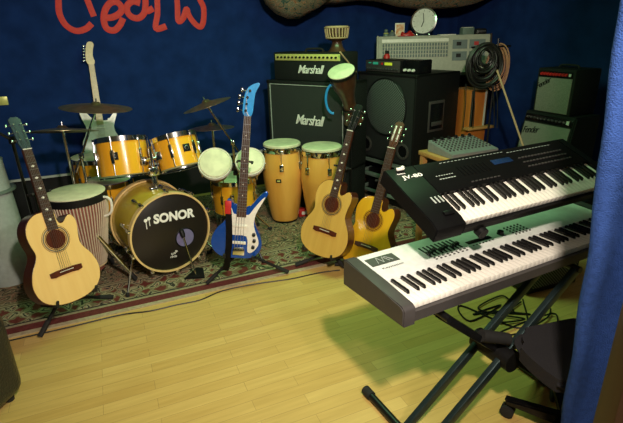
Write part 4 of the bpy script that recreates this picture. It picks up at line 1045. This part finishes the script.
sk0, sk1 = at(497, 70, 4.0), at(528, 160, 3.7)
bm = B(); add_tube(bm, sk0, sk0+(sk1-sk0)*1.9, .008, .008, n=8); ob = finish(bm, 'wooden_pole', M['rope'], None)
tag(ob, 'slanting tan wooden pole between the cable coils and the small amplifiers', 'pole')
bmw = ob

# ------------------------------------------------ small mixer on a wooden table
mt0 = at(467, 152, 2.95)
TZ = mt0.z-.03
tt = thing('side_table', frame((mt0.x, mt0.y+.12, RUG), x=DW, y=NW), 'wooden side table under the small silver mixer', 'table')
bm = B(); add_box(bm, (0, 0, TZ-RUG-.015), (.43, .36, .03), bevel=.004); finish(bm, 'tabletop', M['tablewood'], tt)
for sx in (-1, 1):
    for sy in (-1, 1):
        bm = B(); add_box(bm, (sx*.19, sy*.15, (TZ-RUG-.03)/2), (.035, .035, TZ-RUG-.03)); finish(bm, 'leg', M['tablewood'], tt)
mx = thing('small_mixer', frame((mt0.x+.01, mt0.y+.12, TZ), x=DW, y=NW), 'small silver mixing desk on the wooden side table, behind the upper keyboard', 'mixer')
prof = [(-.13, 0), (.13, 0), (.13, .075), (-.13, .03)]
bm = B(); add_prism(bm, prof, -.19, .19, frame((0, 0, 0), x=(0, 1, 0), y=(0, 0, 1)), bevel=.004); finish(bm, 'housing', M['mixersilver'], mx)
sl_ = math.atan2(.045, .26); tm = Matrix.Translation((0, -.13, .03)) @ Matrix.Rotation(sl_, 4, 'X')
k0 = None
for j in range(7):
    for i in range(12):
        x = -.165+.03*i; y = .06+.03*j; mm = tm @ Matrix.Translation((x, y, 0))
        if k0 is None:
            bm = B(); add_lathe(bm, [(.0075, 0), (.006, .008)], n=8); k0 = finish(bm, 'knob', M['charcoal'], mx); k0.matrix_local = mm
        else:
            share(k0, mx, mm)
for i in range(6):
    bm = B(); add_lathe(bm, [(.012, 0), (.012, .018)], tm @ Matrix.Translation((-.15+.06*i, .248, 0)), 12); finish(bm, 'jack_socket', M['black'], mx)

# ------------------------------------------------ two small combo amps
def combo(t, w_, d_, h_, tilt_back, lean_front=0):
    """front at y=0 with upper control panel"""
    mtb = Matrix.Rotation(R_(-tilt_back), 4, 'X')
    bm = B(); add_box(bm, (0, d_/2, h_/2), (w_, d_, h_), mtb, bevel=.012); finish(bm, 'cabinet', M['tolex'], t)
    bm = B(); add_box(bm, (0, -.001, h_*.42), (w_-.045, .01, h_*.76), mtb, bevel=.003); g_ = finish(bm, 'grille', M['silvergrill'], t)
    bm = B(); add_box(bm, (0, -.002, h_*.88), (w_-.05, .010, h_*.12), mtb, bevel=.002); p_ = finish(bm, 'control_panel', M['gloss'], t)
    fq = mtb @ frame((-w_*.28, -.007, h_*.68), x=(1, 0, .55), y=(-.55, 0, 1))
    text_part('lettering', 'Fender', w_*.42, h_*.12, fq, M['black'], g_, shear=.4, depth=.003, spacing=.85)
    return mtb, g_, p_
fB = onz(577, 70, 1.235)
FW_, FD_, FHt = .36, .23, .0
zb = at(573, 117, fB.y).z
FHt = 1.235-zb
fo = fB+NW*(FW_/2)
lowH = .38
stz = zb-lowH
lowmat = roomf(Vector((fo.x, fo.y, zb-lowH))-DW*.05)
t = thing('combo_amplifier', roomf(Vector((fo.x, fo.y, zb))), 'small combo amplifier with red knob row, topmost of the two stacked beside the blue padding', 'amplifier')
mtb, g_, p_ = combo(t, FW_, FD_+.06, FHt, 0)
for i in range(9):
    bm = B(); add_lathe(bm, [(.013, 0), (.011, .015)], Matrix.Translation((-FW_/2+.055+(FW_-.13)*i/8, -.006, FHt*.88)) @ Matrix.Rotation(PI/2, 4, 'X'), 12); finish(bm, 'knob', M['redp'], p_)
bm = B(); add_box(bm, (FW_/2-.045, -.008, FHt*.88), (.02, .003, .02)); finish(bm, 'white_switch', M['white'], p_)
bm = B(); add_path(bm, spline([(-.09, .14, FHt), (-.07, .14, FHt+.02), (.07, .14, FHt+.02), (.09, .14, FHt)], 4, False), .008, 8); finish(bm, 'handle', M['rubber'], t)
t = thing('combo_amplifier', lowmat, 'wider combo amplifier with silver grille under the small red-knobbed one', 'amplifier')
LWd = .50
bm = B(); add_prism(bm, [(-.02, 0), (.33, 0), (.33, lowH), (.055, lowH)], -LWd/2, LWd/2, frame((0, 0, 0), x=(0, 1, 0), y=(0, 0, 1)), bevel=.01); finish(bm, 'cabinet', M['tolex'], t)
lf = Matrix.Translation((0, -.02, 0)) @ Matrix.Rotation(-math.atan2(.075, lowH), 4, 'X')
bm = B(); add_box(bm, (0, -.003, lowH*.41), (LWd-.05, .01, lowH*.74), lf, bevel=.003); g_ = finish(bm, 'grille', M['silvergrill'], t)
bm = B(); add_box(bm, (0, -.003, lowH*.89), (LWd-.04, .01, lowH*.15), lf, bevel=.002); p_ = finish(bm, 'control_panel', M['gloss'], t)
text_part('lettering', 'Fender', .17, .055, lf @ frame((-LWd*.27, -.009, lowH*.62), x=(1, 0, .15), y=(-.15, 0, 1)), M['black'], g_, shear=.4, depth=.003, spacing=.85)
for i in range(11):
    bm = B(); add_lathe(bm, [(.011, 0), (.009, .015)], lf @ Matrix.Translation((-LWd/2+.05+(LWd-.14)*i/10, -.008, lowH*.89)) @ Matrix.Rotation(PI/2, 4, 'X'), 12); finish(bm, 'knob', M['steel'], p_)
bm = B(); add_box(bm, (LWd/2-.06, -.01, lowH*.89), (.025, .004, .03), lf); finish(bm, 'white_switch', M['white'], p_)
ut = thing('low_cabinet', roomf(Vector((fo.x, fo.y, 0))-DW*.07), 'black low cabinet holding the two stacked combo amplifiers', 'cabinet')
bm = B(); add_box(bm, (0, .19, (stz)/2), (.62, .38, stz), bevel=.006); finish(bm, 'body', M['blackwall'], ut)
for s in (-1, 1):
    bm = B(); add_box(bm, (s*.15, -.003, stz/2), (.29, .012, stz-.06), bevel=.002); dr = finish(bm, 'door', M['black'], ut)
    bm = B(); add_lathe(bm, [(.01, 0), (.012, .02)], Matrix.Translation((s*.03, -.009, stz/2)) @ Matrix.Rotation(PI/2, 4, 'X'), 12); finish(bm, 'knob', M['steel'], dr)

# ================================================================== KEYBOARDS
OCT = .165; WK = OCT/7
BKO = {1: .93, 3: 2.07, 6: 3.9, 8: 5.0, 10: 6.1}
def keys(t, first_white, n_white, n_black, x0, zt, depth, blen, wname='white_key'):
    """first_white: index of the lowest white key within C..B (0=C, 5=A)"""
    bm = B(); add_box(bm, (WK/2, depth/2, -.011), (WK-.0012, depth, .022), bevel=.0012); w0_ = None
    w0_ = finish(bm, 'white_key', M['keywhite'], t); w0_.matrix_local = Matrix.Translation((x0, 0, zt))
    for i in range(1, n_white): share(w0_, t, Matrix.Translation((x0+WK*i, 0, zt)))
    bm = B(); add_prism(bm, [(0, -.002), (.004, .009), (.010, .0115), (blen, .0115), (blen, -.002)], -.0055, .0055, frame((0, 0, 0), x=(0, 1, 0), y=(0, 0, 1)), bevel=.0012)
    b0 = finish(bm, 'black_key', M['keyblack'], t); cnt = 0; first = True
    c0 = x0-first_white*WK
    for oc in range(0, 9):
        for k in (1, 3, 6, 8, 10):
            xc = c0+oc*OCT+BKO[k]*WK
            if xc < x0+.004 or cnt >= n_black: continue
            mm = Matrix.Translation((xc, depth-blen, zt)); cnt += 1
            if first: b0.matrix_local = mm; first = False
            else: share(b0, t, mm)

K1 = (.3204, 1.2962, .7278, .4771)
kb = thing('stage_keyboard', Matrix.Translation((K1[0], K1[1], K1[2])) @ Matrix.Rotation(K1[3], 4, 'Z'), 'long silver-topped keyboard with charcoal end block, lower of the two on the stand', 'keyboard')
W1, EC = 52*WK, .052
KD, BODY = .147, .335
keys(kb, 5, 52, 36, 0, 0, KD, .095)
side = frame((0, 0, 0), x=(0, 1, 0), y=(0, 0, 1))          # prism plane = (y,z), extruded along x
bm = B(); add_prism(bm, [(-.012, -.062), (BODY+.01, -.085), (BODY+.01, -.03), (KD+.002, -.024), (-.0, -.024), (-.012, -.026)], 0, W1, side, bevel=.002); finish(bm, 'base', M['charcoal'], kb)
bm = B(); add_prism(bm, [(KD+.003, -.022), (KD+.003, .008), (KD+.02, .012), (BODY, .020), (BODY, -.022)], 0, W1, side, bevel=.002); pn = finish(bm, 'top_panel', M['panel'], kb)
for x0 in (-EC, W1):
    bm = B(); add_prism(bm, [(-.018, -.067), (BODY+.012, -.088), (BODY+.012, .018), (BODY-.01, .024), (KD, .014), (.0, .004), (-.014, -.004), (-.018, -.012)], x0+.0005, x0+EC-.0005, side, bevel=.004); finish(bm, 'end_block', M['charcoal'], kb)
pan = Matrix.Translation((0, KD+.02, .012)) @ Matrix.Rotation(math.atan2(.008, BODY-KD-.02), 4, 'X')
bm = B(); add_box(bm, (.075, .105, .001), (.125, .056, .002), pan); lg = finish(bm, 'logo_plate', M['charcoal'], pn)
bm = B()
for i, (a, b) in enumerate((((-.03, -.018), (-.018, .02)), ((-.018, .02), (-.004, -.018)), ((-.004, -.018), (.008, .02)), ((.008, .02), (.022, -.018)), ((.018, .018), (.038, -.016)))):
    p0 = pan @ Vector((.075+a[0], .105+a[1], .003)); p1 = pan @ Vector((.075+b[0], .105+b[1], .003)); add_tube(bm, p0, p1, .0012, n=4)
finish(bm, 'emblem', M['greyplastic'], lg)
text_part('lettering', 'Keystation', .095, .014, pan @ Matrix.Translation((.085, .050, .0006)), M['charcoal'], pn, depth=.0006)
for i in range(9):
    bm = B(); add_box(bm, (.255+.02*i, .075, .0015), (.007, .075, .003), pan, bevel=.001); sl = finish(bm, 'slider_slot', M['black'], pn)
    bm = B(); add_box(bm, (.255+.02*i, .055+.007*(i % 3), .007), (.011, .018, .009), pan, bevel=.002); finish(bm, 'slider_cap', M['keyblack'], sl)
for i in range(8):
    for j in range(2):
        bm = B(); add_box(bm, (.26+.022*i, .025-.012*j, .0015), (.008, .005, .003), pan); finish(bm, 'button', M['charcoal'], pn)
bm = B(); add_box(bm, (.52, .055, .001), (.13, .022, .002), pan, bevel=.0005); finish(bm, 'display', M['gloss'], pn)
for i in range(7):
    bm = B(); add_box(bm, (.465+.018*i, .028, .0015), (.006, .005, .003), pan); finish(bm, 'button', M['charcoal'], pn)
bm = B(); add_lathe(bm, [(.015, 0), (.013, .014), (.001, .015)], pan @ Matrix.Translation((.645, .055, 0)), 20); finish(bm, 'data_knob', M['gloss'], pn)
for i in range(5):
    for j in range(5):
        bm = B(); add_lathe(bm, [(.0045, 0), (.004, .004)], pan @ Matrix.Translation((.70+.021*i, .02+.016*j, 0)), 8); finish(bm, 'round_button', M['charcoal'], pn)

K2 = (.5319, 1.5016, .9243, .4694, .3816)
k2m = Matrix.Translation((K2[0], K2[1], K2[2])) @ Matrix.Rotation(K2[3], 4, 'Z') @ Matrix.Rotation(K2[4], 4, 'X')
k2 = thing('synthesizer', k2m, 'black synthesizer tilted on the upper tier above the silver keyboard', 'keyboard')
W2 = 36*WK
keys(k2, 0, 36, 25, 0, 0, .143, .092)
LM = .135; RM = .045; DP = .325
bm = B(); add_prism(bm, [(-.014, -.048), (DP, -.048), (DP, -.02), (.14, -.024), (-.0, -.024), (-.014, -.022)], 0, W2, side, bevel=.002); finish(bm, 'base', M['synthblack'], k2)
bm = B(); add_prism(bm, [(.146, -.022), (.146, .010), (.155, .013), (DP-.004, .013), (DP, .008), (DP, -.022)], 0, W2, side, bevel=.002); p2 = finish(bm, 'top_panel', M['synthblack'], k2)
for x0, x1 in ((-LM, 0), (W2, W2+RM)):
    bm = B(); add_prism(bm, [(-.016, -.05), (DP+.002, -.05), (DP+.002, .008), (DP-.006, .014), (.02, .012), (-.012, .004), (-.016, -.004)], x0+.0004, x1-.0004, side, bevel=.003); e_ = finish(bm, 'end_block', M['synthblack'], k2)
    if x0 < 0: eb = e_
T2 = Matrix.Translation((0, 0, .0145))
text_part('lettering', 'JV-80', .095, .026, T2 @ Matrix.Translation((-.045, .258, 0)), M['logo'], eb, depth=.0008, bold=.01)
text_part('small_lettering', 'Roland', .035, .007, T2 @ Matrix.Translation((-.08, .285, 0)), M['logo'], eb, depth=.0008)
for i in range(3):
    bm = B(); add_box(bm, (-.055+.018*i, .115, .015), (.006, .035, .003), bevel=.001); s_ = finish(bm, 'slider_slot', M['greyplastic'], eb)
bm = B(); add_box(bm, (-.045, .04, .018), (.045, .02, .010), bevel=.004); finish(bm, 'pitch_lever', M['synthblack'], eb)
bm = B()
for i in range(7): add_box(bm, (.055+.013*i, .235, .0135), (.008, .003, .001))
for i in range(6): add_box(bm, (.06+.014*i, .215, .0135), (.010, .004, .001))
for i in range(18): add_box(bm, (.13+.02*i, .305, .0135), (.012, .002, .001))
for i in range(14): add_box(bm, (.50+.02*i, .295, .0135), (.013, .002, .001)); 
finish(bm, 'panel_printing', M['greyplastic'], p2)
for j in range(3):
    for i in range(14):
        bm = B(); add_box(bm, (.52+.02*i, .185+.03*j, .0155), (.012, .007, .005), bevel=.001); finish(bm, 'button', M['charcoal'], p2)
for i in range(8):
    bm = B(); add_box(bm, (.18+.02*i, .165+.0*i, .0155), (.012, .005, .005), bevel=.001); finish(bm, 'button', M['charcoal'], p2)
    bm = B(); add_box(bm, (.18+.02*i, .235, .0145), (.004, .055, .003)); finish(bm, 'slider_slot', M['synthblack'], p2)
MATS['lcd'] = mat('blue_lcd', (.01, .03, .09), .2)
bm = B(); add_box(bm, (.42, .25, .014), (.11, .03, .003), bevel=.001); finish(bm, 'display', MATS['lcd'], p2)
# small pale object on the synth's back left corner
po = k2m @ Vector((-.095, DP-.012, .0145))
t = thing('finger_slide', k2m @ Matrix.Translation((-.07, DP+.003-.02, .0145)), 'small cream plastic clip lying on the rear left corner of the synthesizer', 'clip')
bm = B(); add_box(bm, (0, 0, .005), (.035, .012, .010), bevel=.003); add_box(bm, (.008, 0, .012), (.012, .01, .008), bevel=.002); finish(bm, 'clip_body', M['cream'], t)

# x-stand ------------------------------------------------------------
xs = thing('keyboard_stand', Matrix.Translation((K1[0], K1[1], 0)) @ Matrix.Rotation(K1[3], 4, 'Z'), 'black double-braced folding stand under the two keyboards', 'stand')
ZU = K1[2]-.088-.012
def bar(name, a, b, wx, material, parent=xs):
    a = Vector(a); b = Vector(b); d = b-a
    mm = frame(a, x=(0, 1, 0), z=d); bm = B(); add_box(bm, (0, 0, d.length/2), (.024, wx, d.length), mm, bevel=.004); return finish(bm, name, M[material], parent)
L0_, L1_ = .10, .85
for y in (.12, .0):
    bar('cross_tube', (L0_, y, .035), (L1_, y, ZU-.01), .038, 'standsheen')
for y in (.085, .035):
    bar('cross_tube', (L1_, y, .035), (L0_+.05, y, ZU-.01), .03, 'darkmetal')
for x in (L0_, L1_):
    bm = B(); add_tube(bm, (x, -.16, .0215), (x, .37, .0215), .017, n=12); f_ = finish(bm, 'foot_bar', M['darkmetal'], xs)
    for y0, y1 in ((-.19, -.14), (.35, .40)):
        bm = B(); add_tube(bm, (x, y0, .0215), (x, y1, .0215), .0212, n=14); finish(bm, 'rubber_foot', M['rubber'], f_)
for x in (L0_+.05, L1_-.0):
    bm = B(); add_tube(bm, (x, -.02, ZU-.002), (x, .32, ZU-.002), .014, n=12); f_ = finish(bm, 'support_bar', M['darkmetal'], xs)
    bm = B(); add_tube(bm, (x, .31, ZU), (x, .345, ZU), .0165, n=12); finish(bm, 'end_cap', M['rubber'], f_)
xm = (L0_+L1_)/2+.02
bm = B(); add_lathe(bm, [(.045, 0), (.045, .19)], frame((xm, -.04, ZU*.5+.01), x=(1, 0, 0), z=(0, 1, 0)), 24); finish(bm, 'pivot', M['black'], xs)
bm = B(); add_tube(bm, (xm-.12, .03, ZU*.5+.135), (xm+.0, .0, ZU*.5+.095), .024, n=12); finish(bm, 'locking_grip', M['rubber'], xs)
# upper tier arms
fwd = k2m.to_3x3()
for x in (.10, .80):
    pb = k2m @ Vector((x, DP-.03, -.064)); pf_ = k2m @ Vector((x, -.0, -.064)); pl = local(xs, pb); pq = local(xs, pf_)
    bm = B(); add_tube(bm, pl, pq, .012, n=10); add_tube(bm, pq-(pl-pq).normalized()*.0, pq-(pl-pq).normalized()*.03+Z*.0, .022, n=12); ar = finish(bm, 'upper_arm', M['black'], xs)
    bm = B(); add_tube(bm, pl, (pl.x, .355, ZU), .012, n=10); add_tube(bm, (pl.x, .355, ZU), (pl.x, .2, ZU-.002), .012, n=10); finish(bm, 'riser', M['black'], xs)
    if x < .5:
        bm = B(); add_tube(bm, (L0_+.05, .315, ZU-.002), (L1_, .315, ZU-.002), .011, n=10); finish(bm, 'rear_rail', M['darkmetal'], xs)

# black monitor speaker + cables under the keyboards
mb = onz(553, 325, 0)
t = thing('monitor_speaker', Matrix.Translation((1.50, 2.55, 0)) @ Matrix.Rotation(R_(20), 4, 'Z'), 'black floor speaker in the dark under the right side of the keyboards', 'speaker')
bm = B(); add_box(bm, (0, .17, .29), (.40, .34, .56), bevel=.012); finish(bm, 'cabinet', M['black'], t)
bm = B(); add_box(bm, (0, -.004, .29), (.34, .012, .48), bevel=.003); finish(bm, 'grille', M['mesh'], t)
for sx in (-1, 1):
    for sy in (0, 1):
        bm = B(); add_lathe(bm, [(.018, 0), (.018, .012)], Matrix.Translation((sx*.16, .04+sy*.26, 0)), 12); finish(bm, 'rubber_foot', M['rubber'], t)
rnd = random.Random(11)
for k, lab in enumerate(['black cable looping on the floor nearest the keyboard stand', 'black cable tangle on the floor toward the floor speaker', 'thin black cable curling on the floor in front of the floor speaker']):
    bm = B(); p = onz((500, 515, 528)[k], (318, 310, 332)[k], .006); pts = []
    for i in range(9):
        pts.append((p.x+rnd.uniform(-.22, .22), p.y+rnd.uniform(-.12, .2), .006+(.006*k)))
    add_path(bm, spline(pts, 6, False), .005, 6); tag(finish(bm, 'floor_cable', M['cable'], None), lab, 'cable')

# cable along the rug edge
pts = [(-5, 344), (30, 336), (70, 327), (120, 315), (150, 311), (176, 305), (200, 300), (222, 291), (255, 284), (290, 279), (318, 273), (340, 270)]
bm = B(); add_path(bm, spline([tuple(onz(u, v, .0045)) for u, v in pts], 5, False), .004, 6)
for v in bm.verts:
    if NW.dot(v.co) > RF-.006: v.co.z += RUG
tag(finish(bm, 'floor_cable', M['cable'], None), 'long black cable lying along the front edge of the rug', 'cable')
# red tin on rug near conga
tr = onz(303, 216, RUG)
t = thing('red_box', Matrix.Translation((tr.x+.02, tr.y+.02, RUG)) @ Matrix.Rotation(.3, 4, 'Z'), 'small red box on the rug between the two congas', 'box')
bm = B(); add_box(bm, (0, 0, .035), (.13, .06, .07), bevel=.006); finish(bm, 'box_body', M['redp'], t)
bm = B(); add_box(bm, (0, -.031, .035), (.08, .003, .03)); finish(bm, 'box_label', M['cream'], t)

# ------------------------------------------------ office chair
sc_ = onz(545, 352, .46)
ch_ = thing('office_chair', Matrix.Translation((.985, 1.415, 0)) @ Matrix.Rotation(.25, 4, 'Z'), 'dark swivel chair tucked beside the blue padding under the keyboards', 'chair')
so = spline([(-.17, -.17), (.0, -.195), (.18, -.17), (.20, 0), (.18, .15), (0, .17), (-.17, .15), (-.215, 0)], 5)
bm = B(); add_prism(bm, so, .385, .44, bevel=.025, seg=4); finish(bm, 'seat', M['seatcloth'], ch_)
bm = B(); add_box(bm, (0, 0, .372), (.2, .2, .024), bevel=.006); finish(bm, 'seat_plate', M['black'], ch_)
bm = B(); add_tube(bm, (0, 0, .09), (0, 0, .36), .025, n=16); finish(bm, 'gas_column', M['darkmetal'], ch_)
for k in range(5):
    a = k*2*PI/5+PI+.35; c, s = math.cos(a), math.sin(a); bm = B()
    mm = Matrix.Rotation(a, 4, 'Z'); add_prism(bm, [(0, .07), (.22, .065), (.23, .09), (0, .125)], -.02, .02, mm @ frame((0, 0, 0), x=(1, 0, 0), y=(0, 0, 1)), bevel=.006); lg = finish(bm, 'base_leg', M['gloss'], ch_)
    bm = B()
    for q in (-1, 1): add_lathe(bm, [(.02, -.009), (.028, -.006), (.028, .006), (.02, .009)], mm @ Matrix.Translation((.215, q*.014, .0285)) @ Matrix.Rotation(PI/2, 4, 'X'), 18)
    add_tube(bm, mm @ Vector((.215, 0, .03)), mm @ Vector((.215, 0, .07)), .008, n=8); finish(bm, 'caster', M['rubber'], lg)
bk_ = Matrix.Rotation(R_(-90), 4, 'Z')
bm = B(); add_box(bm, (.285, 0, .76), (.05, .38, .36), bevel=.022, seg=4); finish(bm, 'backrest', M['seatcloth'], ch_)
bm = B(); add_path(bm, [(.05, 0, .385), (.27, 0, .385), (.315, 0, .43), (.315, 0, .75)], .014, 8); finish(bm, 'back_bar', M['black'], ch_)

# ------------------------------------------------ blue padded partition and brown door frame at right
def lerp(a, b, t): return a+(b-a)*t
YP = 1.10
edge = [(621, 6), (610, 85), (598.5, 168), (596, 200), (588, 262), (584.5, 282), (577, 330), (569, 380), (561, 430), (552, 500)]
ptsL = [at(u, v, YP) for u, v in edge]
ptsL = [at(628, -60, YP)]+ptsL
zl = [p.z for p in ptsL]
bm = B(); nz = 40; nx = 8; TH = .05
z_lo, z_hi = .012, 2.3
def edge_x(z):
    if z >= zl[0]: return ptsL[0].x+(z-zl[0])*.02+.03
    for a, b in zip(ptsL, ptsL[1:]):
        if b.z <= z <= a.z: t_ = (z-a.z)/(b.z-a.z); return a.x+(b.x-a.x)*t_+.02
    return ptsL[-1].x+.03
rings = []
XR = 1.35
for i in range(nz+1):
    z = lerp(z_lo, z_hi, i/nz); ex = edge_x(z)
    ring = []
    sec = [(ex+.012, -TH*.45), (ex, -TH*.2), (ex, TH*.2), (ex+.012, TH*.45)]
    inner = [(lerp(ex+.012, XR, k/6), TH*.5) for k in range(1, 7)]
    outer = [(lerp(XR, ex+.012, k/6), -TH*.5) for k in range(0, 6)]
    for x, y in sec+inner+outer: ring.append(bm.verts.new((x, YP+.03+y+.005*math.sin(z*19+x*7), z)))
    rings.append(ring)
for a, b in zip(rings, rings[1:]):
    n = len(a)
    for i in range(n): bm.faces.new((a[i], a[(i+1) % n], b[(i+1) % n], b[i]))
bm.faces.new(rings[0][::-1]); bm.faces.new(rings[-1])
pp = finish(bm, 'padded_partition', M['foam'], None, angle=60); tag(pp, 'bright blue fabric-padded partition filling the right edge', 'partition')
# door frame post, nearer
fa, fb_ = at(622.5, 290, .80), at(594, 423, .80)
xx = (fa.x+fb_.x)/2
dfm = thing('door_frame', (xx, .80, 0), 'brown wooden door post at the lower right corner in front of the blue padding', 'door frame')
dfm.rotation_euler = (0, 0, R_(0))
bm = B(); add_box(bm, (.045, -.03, 1.15), (.09, .06, 2.3), bevel=.004); finish(bm, 'post', M['doorwood'], dfm)
bm = B(); add_box(bm, (.030, -.062, 1.15), (.02, .010, 2.3), bevel=.003); finish(bm, 'moulding', M['doorwood'], dfm)
bm = B(); add_box(bm, (.14, -.02, 1.15), (.09, .03, 2.3), bevel=.002); finish(bm, 'inner_board', M['doorwood'], dfm)

# ------------------------------------------------ left edge objects
bl = onz(-6, 262, RUG)
t = thing('plastic_bin', (at(-8, 200, 2.9).x, 2.9, RUG), 'pale grey tapered plastic bin at the left edge behind the acoustic guitar', 'bin')
hb_ = at(0, 160, 2.9).z-RUG
bm = B(); add_lathe(bm, [(.15, 0), (.145, .02), (.115, hb_-.02), (.118, hb_)], n=36); finish(bm, 'bin_body', M['greyplastic'], t)
bm = B(); zr_ = at(0, 190, 2.9).z-RUG; add_lathe(bm, [(.128, zr_-.008), (.152, zr_-.006), (.152, zr_+.006), (.126, zr_+.008)], n=36, cap0=False, cap1=False); finish(bm, 'rim_ledge', M['olive'], t)
ac_ = onz(0, 400, 0)
t = thing('armchair', Matrix.Translation((-1.80, 1.55, 0)) @ Matrix.Rotation(R_(-12), 4, 'Z'), 'glossy black leather armchair cut off at the lower left corner', 'chair')
bm = B(); add_box(bm, (.30, .0, .245), (.20, .62, .45), bevel=.07, seg=5); finish(bm, 'armrest', M['leather'], t)
bm = B(); add_box(bm, (-.1, .0, .215), (.60, .60, .33), bevel=.05, seg=4); finish(bm, 'seat', M['leather'], t)
bm = B(); add_box(bm, (-.1, -.34, .42), (.80, .18, .78), bevel=.07, seg=5); finish(bm, 'backrest', M['leather'], t)
for sx in (-.42, .34):
    for sy in (-.35, .24):
        bm = B(); add_lathe(bm, [(.02, 0), (.025, .055)], Matrix.Translation((sx, sy, 0)), 12); finish(bm, 'foot', M['rubber'], t)
yw = onwall(1, 101, WALL-.01)
bm = B(); add_box(bm, (0, 0, 0), (.10, .01, .07), frame(yw, x=DW, y=NW), bevel=.002)
tag(finish(bm, 'wall_plate', M['gold'], None), 'small yellow plate on the blue wall at the far left edge', 'plate')

# things of one kind share a group
for key, grp in (('guitar_stand', 'floor stands holding the guitars'), ('acoustic_guitar', 'acoustic guitars on stands'), ('conga', 'tall congas'), ('rack_tom', 'rack toms above the bass drum'),
                 ('floor_tom', 'floor toms of the drum kit'), ('cymbal_stand', 'cymbal stands of the drum kit'), ('cymbal', 'cymbals of the drum kit'), ('goblet_drum', 'djembes beside the amplifier stack'),
                 ('combo_amplifier', 'stacked combo amplifiers'), ('cable_coil', 'hanging cable coils'), ('floor_cable', 'cables on the floor'), ('microphone_stand', 'microphone stands'),
                 ('ornament', 'figurines on the mixing console'), ('ceiling_drape', 'cloths sagging from the ceiling')):
    for o in scene.objects:
        if o.parent is None and o.name.split('.')[0] == key: o['group'] = grp
